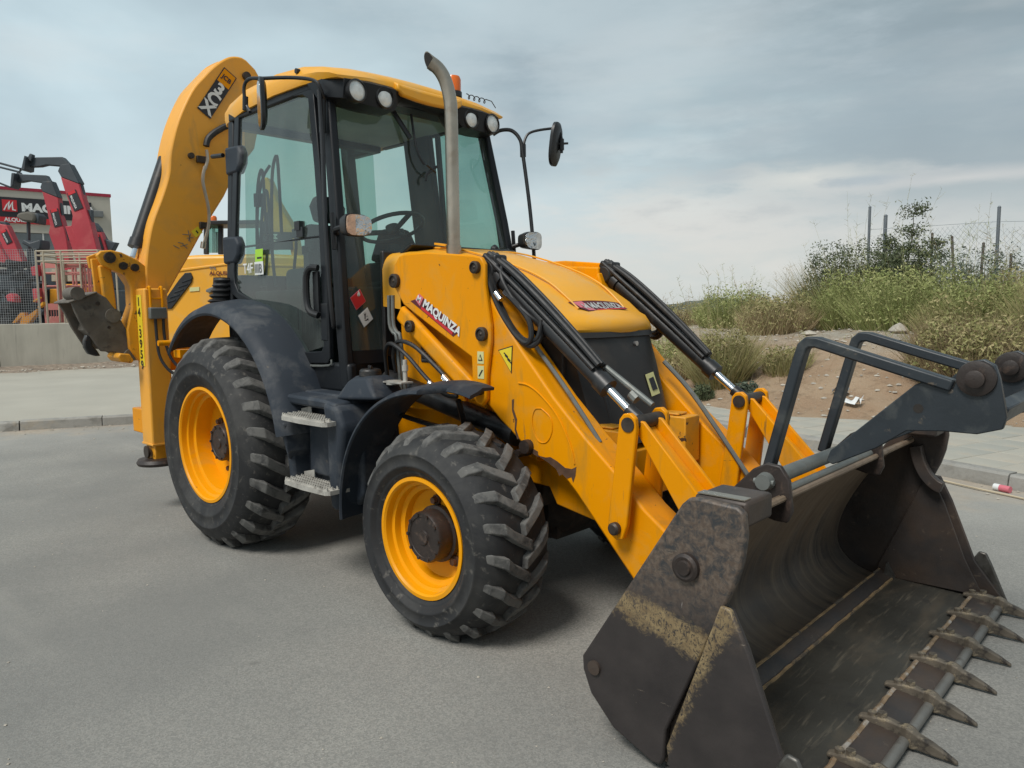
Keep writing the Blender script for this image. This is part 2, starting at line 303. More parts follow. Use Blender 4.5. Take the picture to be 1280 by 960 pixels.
def text(s, org, xd, yd, size, mat, parent, name='lettering', bold=.02, align='LEFT', sx=1.0, ext=.0008):
    cu = bpy.data.curves.new(name, 'FONT'); cu.body = s; cu.size = size; cu.offset = bold*size; cu.extrude = ext; cu.align_x = align; cu.resolution_u = 3
    t = bpy.data.objects.new('tmp', cu); C.objects.link(t); bpy.context.view_layer.update()
    me = bpy.data.meshes.new_from_object(t.evaluated_get(bpy.context.evaluated_depsgraph_get())); C.objects.unlink(t); bpy.data.objects.remove(t)
    xd = Vector(xd).normalized(); yd = Vector(yd); yd = (yd - xd*yd.dot(xd)).normalized(); zd = xd.cross(yd)
    mm = Matrix.Identity(4)
    for i in range(3): mm[i][0] = xd[i]*sx; mm[i][1] = yd[i]; mm[i][2] = zd[i]; mm[i][3] = org[i]
    me.transform(mm); me.materials.clear(); me.materials.append(mat); me.name = name
    o = bpy.data.objects.new(name, me); C.objects.link(o); o.parent = parent; return o
def sticker(pts, nrm, mat, parent, name='sticker', th=.0015):
    nrm = Vector(nrm).normalized(); P = [Vector(p) for p in pts]
    return MB().loft([[p for p in P], [p+nrm*th for p in P]]).build(name, mat, parent, smooth=0)
def rect(c, xd, yd, w, h):
    c, xd, yd = Vector(c), Vector(xd).normalized(), Vector(yd).normalized()
    return [c-xd*w/2-yd*h/2, c+xd*w/2-yd*h/2, c+xd*w/2+yd*h/2, c-xd*w/2+yd*h/2]

# ================================================================ THE SETTING
def kd(x, y):                                     # signed distance beyond the two kerb lines
    return max(.322*x+.947*y-5.11, -.898*(x+7.03)+.44*(y+.75))
def road_mat():
    mt, t, b = nodes('old_asphalt')
    tcn = t.nodes.new('ShaderNodeTexCoord'); s = t.nodes.new('ShaderNodeSeparateXYZ'); t.links.new(tcn.outputs['Object'], s.inputs[0])
    X, Y = s.outputs['X'], s.outputs['Y']
    c = mixc(t, ramp(t, noi(t, .55, 7, .6), .32, .68), (.232,.229,.213), (.355,.342,.308))
    c = mixc(t, mth(t, 'MULTIPLY', ramp(t, noi(t, 1.3, 6, .6, (1,.35,1), dist=.6), .50, .75), .45), c, (.31,.30,.275))
    v = t.nodes.new('ShaderNodeTexVoronoi'); v.inputs['Scale'].default_value = 140; t.links.new(tcn.outputs['Object'], v.inputs['Vector'])
    c = mixc(t, mth(t, 'MULTIPLY', ramp(t, v.outputs['Color'], .2, .8), .55), c, (.135,.135,.128))
    c = mixc(t, mth(t, 'MULTIPLY', ramp(t, noi(t, 210, 3, .6), .60, .72), .5), c, (.45,.44,.41))
    d1 = mth(t, 'ADD', mth(t, 'MULTIPLY', X, .322), mth(t, 'ADD', mth(t, 'MULTIPLY', Y, .947), -5.11))
    d2 = mth(t, 'ADD', mth(t, 'MULTIPLY', mth(t, 'ADD', X, 7.03), -.898), mth(t, 'MULTIPLY', mth(t, 'ADD', Y, .75), .44))
    d = mth(t, 'MAXIMUM', d1, d2)
    # the asphalt is paler towards the kerbs, with sand lying in the gutter
    c = mixc(t, mth(t, 'MULTIPLY', ramp(t, mth(t, 'ADD', mth(t, 'MULTIPLY', d, .12), mth(t, 'MULTIPLY', noi(t, .8, 5), .5)), -.45, .30), .85), c, (.36,.35,.32))
    f = ramp(t, mth(t, 'ADD', mth(t, 'MULTIPLY', d, .42), mth(t, 'MULTIPLY', noi(t, 1.6, 7, .65, (1,1,1)), 1.2)), .30, .62)
    c = mixc(t, mth(t, 'MULTIPLY', f, .75), c, mixc(t, ramp(t, noi(t, 9, 6), .3, .7), (.33,.265,.20), (.44,.37,.29)))
    st = ramp(t, noi(t, 2.2, 3, .5, dist=.5), .735, .76)
    c = mixc(t, mth(t, 'MULTIPLY', st, .4), c, (.11,.105,.10))
    c = mixc(t, mth(t, 'MULTIPLY', ramp(t, noi(t, .28, 5, .55, dist=.8), .46, .66), .6), c, (.190,.188,.178))
    c = mixc(t, mth(t, 'MULTIPLY', ramp(t, noi(t, .9, 4, .5, (.25,1.6,1), dist=.4), .58, .74), .5), c, (.38,.365,.325))
    c = mixc(t, mth(t, 'MULTIPLY', ramp(t, noi(t, 3.1, 6, .75, dist=1.2), .66, .74), .5), c, (.13,.128,.122))
    c = mixc(t, mth(t, 'MULTIPLY', ramp(t, noi(t, 26, 5, .8), .64, .72), .5), c, (.40,.385,.35))
    t.links.new(c, b.inputs['Base Color']); b.inputs['Roughness'].default_value = .88; b.inputs['Specular IOR Level'].default_value = .3
    bump(t, b, noi(t, 130, 4, .7), .55, .006); return mt
road = MB()
xs = [-160, -60, -30, -16, -9, -5, -2, 0, 2, 4, 7, 12, 20, 60, 160]
road.add([(-400,-400,0),(400,-400,0),(400,400,0),(-400,400,0)], [(0,1,2,3)])
tag(road.build('road', road_mat(), smooth=0), kind='structure')

# kerb polyline (far edge of the carriageway) rounding a street corner
KL = [(-31,-50), (-12.0,-11.0), (-8.5,-3.8), (-7.03,-.75), (-6.3,.74), (-5.35,2.6), (-4.2,4.2), (-2.7,5.25), (-1.2,5.62), (-.32,5.50), (1.5,4.885), (3.8,4.10), (8,2.67), (20,-1.41), (60,-15)]
KP = smooth_path([Vector((x, y, 0)) for x, y in KL], 8)
def resample(P, step):
    out = [P[0]]; acc = 0
    for i in range(len(P)-1):
        a, b = P[i], P[i+1]; L = (b-a).length; t = 0
        while acc + (L-t) >= step:
            t += step-acc; acc = 0; out.append(a.lerp(b, t/L))
        acc += L-t
    return out
KR = resample(KP, 1.0)
def offs(P, d):
    out = []
    for i, p in enumerate(P):
        t = (P[min(i+1, len(P)-1)]-P[max(i-1, 0)]).normalized(); out.append(p + Vector((-t.y, t.x, 0))*d)
    return out
M_kerb = pm('kerb_concrete', (.30,.29,.265), .85, var=.18, vs=2, patches=[((.17,.16,.14), 5, .5, .75), ((.40,.33,.24), 3, .58, .8)], bs=.5, bscale=30, bd=.01)
M_slab = pm('pavement_concrete', (.385,.362,.305), .88, var=.08, vs=.8, patches=[((.37,.345,.29), 1.2, .48, .75), ((.24,.22,.19), 9, .66, .74)], bs=.35, bscale=60, bd=.006)
kerb = bpy.data.objects.new('kerb', None); C.objects.link(kerb); kerb['kind'] = 'structure'
for i in range(len(KR)-1):
    a, b = KR[i], KR[i+1]
    mid = (a+b)/2
    if (mid-CP).length > 42: continue
    t = (b-a).normalized(); nn = Vector((-t.y, t.x, 0)); a2 = a+t*.006; b2 = b-t*.006; h = .135+random.uniform(-.008,.008); j = random.uniform(-.008,.008)
    w = .15
    ring = lambda p: [p+nn*(j), p+nn*(j+.012)+Vector((0,0,h-.02)), p+nn*(j+.035)+Vector((0,0,h)), p+nn*w+Vector((0,0,h)), p+nn*w-Vector((0,0,.05)), p+nn*j-Vector((0,0,.05))]
    segs = 4 if i % 3 == 0 else 1
    rings = []
    for q in range(segs+1):
        rr = ring(a2.lerp(b2, q/segs))
        if segs > 1: rr = [p+Vector((random.uniform(-.008,.008), random.uniform(-.008,.008), random.uniform(-.012,.003))) for p in rr]
        rings.append(rr)
    MB().loft(rings).build('kerbstone', M_kerb, kerb, smooth=0)
# pavement: a sheet behind the kerb, out to the wall and the bank
i0 = 0
back = offs(KP, .15); out_ = offs(KP, 13.5)
pv = MB(); n_ = len(back)
v = []
for i in range(n_):
    for k in range(10): v.append(back[i].lerp(out_[i], (k/9)**1.3)+Vector((0,0,.118)))
f = [(i*10+k, i*10+k+1, (i+1)*10+k+1, (i+1)*10+k) for i in range(n_-1) for k in range(9)]
pave = tag(pv.add(v, f).build('pavement', M_slab, smooth=0), kind='structure')
# square paving tiles on the right-hand pavement
tl = [pm('paving_tile_%s' % q, c, .88, var=.08, vs=2, patches=[((.40,.34,.26), 2, .5, .8), ((.24,.22,.19), 30, .66, .75)], bs=.3, bscale=70, bd=.004) for q, c in (('pale', (.37,.355,.305)), ('grey', (.335,.33,.29)), ('warm', (.385,.36,.305)))]
tk = Vector((.947,-.322,0)); tn = Vector((.322,.947,0)); tile_me = []
for mt in tl:
    mb = MB(); mb.prism([(-.193,-.193),(.193,-.193),(.193,.193),(-.193,.193)], 'z', -.02, 0); o = mb.build('paving_tile', mt, pave, bevel=.004, smooth=0, seg=1); tile_me.append(o)
cnt = 0
for i in range(-6, 30):
    for j in range(0, 7):
        p = Vector((-.32, 5.50, 0)) + tk*(.4*i+.2) + tn*(.16+.2+.4*j)
        src = tile_me[random.choice((0,0,1,2))]
        o = src.copy(); C.objects.link(o); o.parent = pave
        o.location = (p.x, p.y, .1215+random.uniform(-.002,.0035)); o.rotation_euler = (random.uniform(-.006,.006), random.uniform(-.006,.006), math.atan2(tk.y, tk.x)); cnt += 1
for k, o in enumerate(tile_me):
    p = Vector((-.32, 5.50, 0)) + tk*(-.4*8-.2-.4*k) + tn*.36; o.location = (p.x, p.y, .122); o.rotation_euler = (0, 0, math.atan2(tk.y, tk.x))

# rough bank and waste ground behind the pavement
def sst(a, b, x):
    t = max(0, min(1, (x-a)/(b-a))); return t*t*(3-2*t)
def gz(x, y):
    d = .322*x+.947*y-5.11
    d0 = 1.15 + max(0, min(3.5, (x-.6)*.62))
    e = d-d0
    w = sst(-16, -7, x)                          # the bank dies out to the left
    nz = noise.noise(Vector((x*.5, y*.5, 0)))*.14 + noise.noise(Vector((x*1.7, y*1.7, 3)))*.06 + noise.noise(Vector((x*6, y*6, 7)))*.022
    h = .05 + sst(-.6, .5, e)*.13 + sst(0, 3.0, e)*.78 + sst(2.5, 9, e)*.25 + nz*sst(-.3, .6, e)*(1.0-.6*sst(15,60,e))
    return h*w - (1-w)*.3 + .02
def bank_mat():
    mt, t, b = nodes('dry_earth')
    tcn = t.nodes.new('ShaderNodeTexCoord'); s = t.nodes.new('ShaderNodeSeparateXYZ'); t.links.new(tcn.outputs['Object'], s.inputs[0])
    c = mixc(t, ramp(t, noi(t, 1.4, 8, .6), .3, .7), (.33,.215,.135), (.42,.315,.215))
    c = mixc(t, ramp(t, mth(t, 'ADD', mth(t, 'MULTIPLY', s.outputs['Z'], .55), mth(t, 'MULTIPLY', noi(t, 1.1, 6, .6), .6)), .72, .95), c, mixc(t, ramp(t, noi(t, 8, 6, .7), .35, .65), (.30,.27,.215), (.44,.41,.35)))
    c = mixc(t, ramp(t, noi(t, 5, 7, .7), .52, .72), c, (.22,.155,.10))
    c = mixc(t, ramp(t, noi(t, 45, 4, .7), .62, .7), c, (.52,.49,.43))
    t.links.new(c, b.inputs['Base Color']); b.inputs['Roughness'].default_value = .95; b.inputs['Specular IOR Level'].default_value = .2
    bump(t, b, noi(t, 14, 8, .75), .9, .05); return mt
M_earth = bank_mat()
g = MB(); nu, nv = 300, 150; v = []
for i in range(nu):
    u = i/(nu-1); s_ = (u-.42)*2; al = (abs(s_)**2.2)*(60 if s_ > 0 else 75)*(1 if s_ > 0 else -1) + s_*6
    for k in range(nv):
        w_ = k/(nv-1); dd = .5 + 9*w_ + (w_**5)*420
        p = Vector((0, 5.4, 0)) + tk*al + tn*dd
        v.append((p.x, p.y, gz(p.x, p.y)))
f = [(i*nv+k, (i+1)*nv+k, (i+1)*nv+k+1, i*nv+k+1) for i in range(nu-1) for k in range(nv-1)]
tag(g.add(v, f).build('ground', M_earth, smooth=180), kind='structure')
# low wooded hills at the skyline
M_hill = pm('far_hill', (.085,.10,.085), .95, var=.25, vs=.05)
h = MB(); nh = 160; v = []
for i in range(nh):
    a = math.radians(60+115*i/(nh-1)); R0 = 330
    zz = 3.5 + 3*noise.noise(Vector((a*9, 1, 0))) + 2.2*noise.noise(Vector((a*40, 2, 0))) + 1.2*noise.noise(Vector((a*170, 5, 0)))
    for (rr, z) in ((R0, -1), (R0+6, max(1.5, zz*.7)), (R0+30, max(3, zz)), (R0+90, -1)):
        v.append((CP.x+rr*math.cos(a), CP.y+rr*math.sin(a), z))
f = [(i*4+k, (i+1)*4+k, (i+1)*4+k+1, i*4+k+1) for i in range(nh-1) for k in range(3)]
tag(h.add(v, f).build('hills', M_hill, smooth=180), kind='structure')

# concrete retaining wall across the pavement, left
wa, wb = Vector((-18.7,-1.4,0)), Vector((-14.9,17.2,0)); wd = (wb-wa).normalized(); wn = Vector((-wd.y, wd.x, 0))
if wn.x > 0: wn = -wn
wall = thing('retaining_wall', 'long grey concrete retaining wall below the yard of red machines', 'wall', (0,0,0))
for i in range(6):
    a = wa + wd*(i*3.16) ; b = a + wd*3.145
    MB().loft([[a, a+wn*.3, a+wn*.3+Vector((0,0,1.34)), a+Vector((0,0,1.34))], [b, b+wn*.3, b+wn*.3+Vector((0,0,1.34)), b+Vector((0,0,1.34))]]).build('wall_panel', M_conc, wall, bevel=.012, smooth=0)
yd = MB(); q0 = wa+wn*.3-wd*30; q1 = wb+wn*.3+wd*3; q2 = q1+wn*90; q3 = q0+wn*90
yd.add([q+Vector((0,0,1.26)) for q in (q0,q1,q2,q3)]+[q+Vector((0,0,.1)) for q in (q0,q1)], [(0,1,2,3),(0,4,5,1)])
tag(yd.build('yard', pm('yard_concrete', (.32,.31,.28), .9, var=.15, vs=.5, bs=.2), smooth=0), kind='structure')
# dirt heaped along the wall foot
dm = MB(); v = []; nn_ = 120
for i in range(nn_):
    p = wa + wd*(i*18.6/(nn_-1)); wdt = .75+.45*noise.noise(Vector((i*.15,0,0)))
    for (o_, z) in ((0,.24), (.25,.20), (wdt*.6,.16), (wdt+.1,.10)):
        q = p - wn*o_; v.append((q.x, q.y, z+.03*noise.noise(Vector((i*.6,o_*8,0)))))
f = [(i*4+k, (i+1)*4+k, (i+1)*4+k+1, i*4+k+1) for i in range(nn_-1) for k in range(3)]
tag(dm.add(v, f).build('wall_foot_earth', pm('grey_brown_dirt', (.25,.20,.155), .95, var=.3, vs=8, patches=[((.42,.38,.32), 25, .6, .7)], bs=.8, bscale=30, bd=.02), smooth=180), kind='structure')

# loose stones and litter
def rock(mb, c, r):
    vs = []; 
    for (a, b, d) in ((1,0,0),(-1,0,0),(0,1,0),(0,-1,0),(0,0,1),(0,0,-.5),(.6,.6,.5),(-.6,.5,.6)):
        k = r*random.uniform(.7,1.25); vs.append((c[0]+a*k, c[1]+b*k, c[2]+d*k*.6))
    mb.add(vs, [(0,6,4),(6,2,4),(2,7,4),(7,1,4),(1,3,4),(3,0,4),(0,2,6),(2,1,7),(0,5,2),(2,5,1),(1,5,3),(3,5,0)])
M_stone = pm('pale_stones', (.42,.38,.32), .9, var=.25, vs=6, bs=.4)
st = MB()
for i in range(9500):
    al = random.uniform(-14, 12); dd = random.uniform(.9, 13)
    p = Vector((0,5.4,0))+tk*al+tn*dd
    if noise.noise(Vector((p.x*.6, p.y*.6, 9))) + (.25 if dd > 4.5 else 0) < random.uniform(-.35, .5): continue
    rock(st, (p.x, p.y, gz(p.x, p.y)+.005), random.choice((.012,.018,.025,.04)) )
for i in range(700):
    a = random.random()*18; q = wa+wd*a-wn*abs(random.gauss(0,.45)); rock(st, (q.x, q.y, .16), random.uniform(.015,.05))
for i in range(700):
    k = random.randrange(len(KP)-1); p = KP[k].lerp(KP[k+1], random.random()); tt = (KP[k+1]-KP[k]).normalized()
    q = p - Vector((-tt.y, tt.x, 0))*abs(random.gauss(0,.35)); 
    if (q-CP).length < 30: rock(st, (q.x, q.y, .004), random.uniform(.005,.018))
for i in range(1300):
    q = Vector((random.uniform(-8,6), random.uniform(-5,4.5), 0)); rock(st, (q.x, q.y, .002), random.choice((.002,.003,.004,.007)))
tag(st.build('loose_stones', M_stone, smooth=0, fix=False), kind='stuff')

# ------------------------------------------------------------ vegetation
def leafm(name, cols, rough=.75):
    mt, t, b = nodes(name); gm = t.nodes.new('ShaderNodeNewGeometry')
    r = t.nodes.new('ShaderNodeValToRGB'); el = r.color_ramp.elements
    while len(el) < len(cols): el.new(.5)
    for i, c in enumerate(cols): el[i].position = i/(len(cols)-1); el[i].color = (*c, 1)
    t.links.new(gm.outputs['Random Per Island'], r.inputs[0]); t.links.new(r.outputs[0], b.inputs['Base Color'])
    b.inputs['Roughness'].default_value = rough; b.inputs['Specular IOR Level'].default_value = .25; return mt
L_dry = leafm('dry_straw', [(0.330,0.249,0.145),(0.495,0.395,0.240),(0.396,0.301,0.174),(0.264,0.207,0.116),(0.308,0.281,0.134)])
L_mix = leafm('half_green_stalks', [(0.199,0.222,0.077),(0.352,0.299,0.153),(0.258,0.260,0.096),(0.434,0.355,0.192),(0.223,0.222,0.087)])
L_grn = leafm('fresh_green_stalks', [(0.233,0.283,0.095),(0.349,0.359,0.148),(0.197,0.240,0.074),(0.418,0.403,0.189),(0.291,0.338,0.116)])
L_drk = leafm('dark_leaves', [(0.065,0.086,0.047),(0.107,0.128,0.066),(0.079,0.098,0.053),(0.144,0.160,0.092)])
L_blu = leafm('grey_green_leaves', [(0.116,0.145,0.108),(0.162,0.189,0.140),(0.092,0.123,0.086)])
L_brn = leafm('brown_scrub', [(0.230,0.169,0.104),(0.367,0.273,0.171),(0.177,0.136,0.074),(0.272,0.240,0.110)])
def blade(mb, p, d, L, w, droop=.3, seg=3):
    p = Vector(p); d = Vector(d).normalized(); sdv = d.cross(Vector((random.uniform(-1,1), random.uniform(-1,1), random.uniform(-.3,.3)))).normalized()
    vs = []; q = p.copy()
    for k in range(seg):
        ww = w*(1-k/seg)*.5+w*.08; vs += [q-sdv*ww, q+sdv*ww]
        q = q+d*L/seg; d = (d+Vector((0,0,-droop/seg))+Vector((random.uniform(-.1,.1), random.uniform(-.1,.1), 0))).normalized()
    vs.append(q); f = [(2*k, 2*k+1, 2*k+3, 2*k+2) for k in range(seg-1)]+[(2*seg-2, 2*seg-1, 2*seg)]
    mb.add(vs, f); return q
def tuft(name, x, y, rad, hgt, n, mat, label, cat='bush', group=None, w=.0095, lean=.6, leaves=0, leafmat=None, stems=0, z=None):
    """a clump of stalks fanning out of the ground; optional twigs with small leaves"""
    z = gz(x, y) if z is None else z
    mb = MB()
    for i in range(n):
        a = random.random()*2*PI; r = rad*math.sqrt(random.random())*.75
        px, py = r*math.cos(a), r*math.sin(a)
        ln = lean*(.25+r/rad)*random.uniform(.4,1.3); L = hgt*random.uniform(.45,1.05)*(1-.35*r/rad)
        blade(mb, (px, py, gz(x+px, y+py)-z-.02), (math.cos(a)*ln+random.gauss(0,.15), math.sin(a)*ln+random.gauss(0,.15), 1), L, w*random.uniform(.6,1.5), random.uniform(.1,.7))
    o = mb.build(name, mat, smooth=0, fix=False); o.location = (x, y, z); leaves = int(leaves*1.6)
    root = tag(o, label, cat, group)
    if leaves:
        lb = MB()
        for i in range(leaves):
            a = random.random()*2*PI; u = random.random(); r = rad*(.15+.85*math.sqrt(random.random()))*(1-.35*u); zz = hgt*(.15+.72*u*random.uniform(.6,1.1))
            if noise.noise(Vector((r*math.cos(a)*4+x, r*math.sin(a)*4, zz*4))) < -.12: continue
            d = Vector((random.gauss(0,1), random.gauss(0,1), random.gauss(.4,1)))
            blade(lb, (r*math.cos(a), r*math.sin(a), zz), d, random.uniform(.04,.085), .022, .2, 2)
        lb.build('foliage', leafmat or mat, o, smooth=0, fix=False)
    if stems:                                   # tall thin flowering stems that stand above the clump
        sb = MB()
        for i in range(stems):
            a = random.random()*2*PI; r = rad*.6*random.random(); p = Vector((r*math.cos(a), r*math.sin(a), 0)); d = Vector((math.cos(a)*.35+random.gauss(0,.12), math.sin(a)*.35+random.gauss(0,.12), 1)).normalized()
            L = hgt*random.uniform(1.0,1.7); pts = [p+d*L*k/5+Vector((random.gauss(0,.012), random.gauss(0,.012), -.06*(k/5)**2)) for k in range(6)]
            sb.tube(pts, lambda t: .0045*(1-.75*t), 4, 1)
            for k in range(2, 6):
                for q in range(4):
                    b0 = pts[k]-d*random.random()*L/6; tip = blade(sb, b0, (random.gauss(0,1), random.gauss(0,1), .8), random.uniform(.06,.22), .005, .0, 2)
                    for _ in range(2): blade(sb, b0.lerp(tip, random.random()), (random.gauss(0,1), random.gauss(0,1), .7), random.uniform(.03,.08), .004, 0, 2)
        sb.build('stem', mat, o, smooth=0, fix=False)
    return root
# bushes on the near shoulder of the bank
tuft('dry_bush', -.85, 7.75, .52, 1.12, 2200, L_mix, 'tall straggly bush on the bank just right of the yellow bonnet', stems=20, leaves=1100)
tuft('dry_bush', -1.95, 8.2, .45, .50, 1100, L_dry, 'low straw-coloured bush left of the tall straggly bush', stems=8, leaves=500, leafmat=L_mix)
tuft('dry_bush', .0, 8.25, .45, .42, 900, L_mix, 'small olive bush between the straggly bush and the gravel patch', stems=4, leaves=500)
tuft('green_bush', -2.65, 8.9, .6, .50, 500, L_grn, 'pale green wispy bush furthest left beside the bonnet', stems=34, leaves=300)
tuft('dry_bush', 2.45, 8.5, .85, 1.05, 3600, L_brn, 'big brown scrub bush above the folded forks', leaves=4600, leafmat=L_mix, w=.010)
tuft('green_bush', 3.3, 9.9, .6, 1.45, 1700, L_mix, 'green-topped bush behind the big brown scrub bush', leaves=3200, leafmat=L_grn)
tuft('dry_bush', 3.5, 8.9, .6, .85, 1600, L_dry, 'dry straw bush at the right edge of the photograph', stems=8, leaves=900)
tuft('dry_bush', 4.4, 11.6, 1.0, 1.6, 3000, leafm('reddish_dry_stalks', [(0.287,0.188,0.111),(0.376,0.265,0.166),(0.221,0.144,0.088),(0.332,0.243,0.133)]), 'reddish dry grass clump below the right-hand fence post', stems=12, leaves=700)
tuft('green_bush', -.05, 7.0, .22, .28, 700, L_blu, 'small grey-green shrub low on the earth bank', leaves=1100, leafmat=L_blu)
tuft('green_bush', -.75, 6.95, .18, .26, 260, L_drk, 'tiny dark green shrub at the foot of the bank beside the far wheel', leaves=300, leafmat=L_drk)
tuft('dry_bush', 1.9, 10.6, .8, .85, 2200, L_mix, 'low olive clump in front of the bright green thicket', stems=4, leaves=900)
# the green thicket in the middle
for (x, y, r, hh, mt, ml, lb, nl) in [
    (-.35, 12.6, 1.1, 1.35, L_grn, L_grn, 'bright green broom bush at the left end of the thicket', 5200),
    (.75, 11.9, 1.2, 1.35, L_grn, L_grn, 'bright yellow-green broom bush in front of the small tree', 5600),
    (-1.0, 13.9, 1.3, 2.0, L_mix, L_drk, 'dark rounded shrub behind the green broom', 9000),
    (1.5, 13.0, 1.1, 1.75, L_mix, L_blu, 'grey-green shrub right of the small tree', 4600),
    (-1.7, 11.7, .9, .95, L_dry, L_mix, 'tan and olive bush left of the green thicket', 2600),
    (-3.2, 12.8, 1.0, 1.05, L_grn, L_grn, 'feathery green bush behind the straggly bush', 2200),
    (2.6, 12.3, 1.0, 1.35, L_dry, L_mix, 'dry bush under the leaning wooden fence post', 2000),
    (-5.2, 14.2, 1.0, .65, L_dry, L_mix, 'dry bush far left just above the bonnet badge', 1500),
    (2.2, 10.9, .8, 1.15, L_grn, L_grn, 'fresh green bush behind the brown scrub', 2600)]:
    tuft('green_bush', x, y, r, hh, int(1500*r+500*hh), mt, lb, leaves=nl, leafmat=ml, stems=12)
# small tree
def small_tree(x, y, hgt, label):
    z = gz(x, y); t = thing('small_tree', label, 'tree', (x, y, z))
    tb = MB(); tips = []
    for s_ in range(6):
        a = s_*1.05; p = Vector((random.gauss(0,.08), random.gauss(0,.08), -.05)); d = Vector((math.cos(a)*.36, math.sin(a)*.36, 1)).normalized()
        L = hgt*random.uniform(.68,.90) if s_ else hgt*1.12
        if not s_: d = Vector((.03,.02,1)).normalized()
        pts = [p+d*L*k/6+Vector((random.gauss(0,.03), random.gauss(0,.03), 0))*(k > 0) for k in range(7)]
        tb.tube(pts, lambda q: .028*(1-.9*q)+.003, 6, 2)
        for k in range(2, 7):
            for q in range(5):
                a2 = random.random()*2*PI; dd = Vector((math.cos(a2), math.sin(a2), random.uniform(.2,.9))).normalized(); l2 = random.uniform(.2,.62)*(1.1-k/9)
                b0 = pts[k]; e0 = b0+dd*l2; tb.tube([b0, b0.lerp(e0,.5)+Vector((0,0,.03)), e0], lambda q: .008*(1-.8*q)+.002, 4, 2); tips += [b0.lerp(e0, u) for u in (.35,.6,.85,1)]
    tb.build('trunk', pm('grey_bark', (.10,.085,.065), .9, bs=.5), t)
    lb = MB()
    for p in tips:
        for _ in range(15):
            q = p+Vector((random.gauss(0,.085), random.gauss(0,.085), random.gauss(0,.07)))
            blade(lb, q, (random.gauss(0,1), random.gauss(0,1), random.gauss(0,1)), random.uniform(.04,.075), .024, .1, 2)
    lb.build('crown', L_drk, t, smooth=0, fix=False)
small_tree(.30, 13.3, 2.10, 'small dark-leaved tree standing between the two left-hand fence posts')
# dry grass spread over the waste ground: nobody could count it
gr = MB()
for i in range(26000):
    al = random.uniform(-20, 15); dd = 2.0+random.random()**1.4*26
    p = Vector((0,5.4,0))+tk*al+tn*dd
    k = noise.noise(Vector((p.x*.45, p.y*.45, 2)))
    if k < random.uniform(-.25,.45) - (.25 if dd > 9 else 0): continue
    blade(gr, (p.x, p.y, gz(p.x, p.y)-.01), (random.gauss(0,.4), random.gauss(0,.4), 1), random.uniform(.07,.34)*(1+.6*(dd > 8)), .007+.004*(dd > 9), .5)
tag(gr.build('dry_grass', L_dry, smooth=0, fix=False), 'dry yellow grass growing over the bank and waste ground', kind='stuff')
g2 = MB()
for i in range(9000):
    al = random.uniform(-14, 9); dd = 4.0+random.random()*12
    p = Vector((0,5.4,0))+tk*al+tn*dd
    if noise.noise(Vector((p.x*.4+7, p.y*.4, 2))) < .02: continue
    blade(g2, (p.x, p.y, gz(p.x, p.y)-.01), (random.gauss(0,.5), random.gauss(0,.5), 1), random.uniform(.06,.26), .008, .5)
tag(g2.build('green_weeds', L_grn, smooth=0, fix=False), 'low green weeds growing over the waste ground', kind='stuff')

# chain-link fence on the right, running away behind the thicket
M_galv = pm('galvanised_post', (.18,.20,.22), .55, .4, var=.15, vs=5)
M_wire = pm('fence_wire', (.42,.44,.46), .5, .6)
fence = thing('chain_link_fence', 'tall chain-link fence with grey steel posts behind the scrub at right', 'fence')
fp = [far(1086,300,17), far(1247,300,14), far(1460,300,11.5)]
def post(p, top, par, r=.03, lean=0, mat=None):
    z = gz(p.x, p.y)-.1
    mb = MB(); mb.cyl((p.x, p.y, z), (p.x+lean, p.y, top), r, n=10); mb.cyl((p.x+lean, p.y, top), (p.x+lean, p.y, top+.03), r*1.2, r*.5, 10)
    return mb.build('fence_post', mat or M_galv, par)
tops = [3.78, 3.36, 3.0]
for p, tz in zip(fp, tops): post(p, tz, fence)
post(far(1106,300,16.7), 3.55, fence, .04)
def mesh_panel(a, b, za, zb, ta, tb, par, cell=.085, r=.0022, mat=None, name='wire_mesh'):
    mb = MB(); d = Vector((b.x-a.x, b.y-a.y, 0)); L = d.length; d.normalize(); nn2 = Vector((-d.y, d.x, 0))
    def P(s, z, o): q = Vector((a.x, a.y, 0))+d*s+nn2*o; return Vector((q.x, q.y, z))
    H = max(ta-za, tb-zb); k = -H
    def zt(s): return ta+(tb-ta)*s/L
    def zb_(s): return za+(zb-za)*s/L
    while k < L:
        for sg in (1, -1):
            s0, s1 = (k, k+H) if sg > 0 else (k+H, k)
            pts = []
            for q in range(13):
                u = q/12; s = s0+(s1-s0)*u; z = za+(H)*u
                if 0 <= s <= L and zb_(s) <= z <= zt(s): pts.append((s, z))
            if len(pts) > 1:
                p0 = P(*pts[0], 0); p1 = P(*pts[-1], 0); dd = (p1-p0).normalized(); u1 = dd.cross(nn2)*r
                mb.add([p0-u1, p0+u1, p1+u1, p1-u1, p0+nn2*r*1.5, p1+nn2*r*1.5], [(0,1,4),(3,5,2),(0,4,5,3),(1,2,5,4),(0,3,2,1)])
        k += cell*1.42
    for s0 in (ta, ): mb.cyl(P(0, ta-.02, 0), P(L, tb-.02, 0), .004, n=5)
    return tag(mb.build(name, mat or M_wire, par, smooth=0, fix=False), kind='stuff')
mesh_panel(fp[1], fp[2], 1.3, 1.3, 3.12, 2.85, fence)
mesh_panel(fp[0], fp[1], 1.2, 1.3, 3.30, 3.12, fence)
fence2 = thing('old_wire_fence', 'lower sagging wire fence with rough dark posts beyond the chain-link fence', 'fence')
M_pst = pm('dark_wood_post', (.09,.075,.06), .9, bs=.5)
gp = [far(1165,300,21), far(1199,300,20.5), far(1227,300,20), far(1265,300,19.5), far(1340,300,18)]
gt = [3.55, 3.42, 3.18, 2.85, 2.4]
for p, tz, ln in zip(gp, gt, (0, -.18, .05, 0, 0)): post(p, tz, fence2, .035, ln, M_pst)
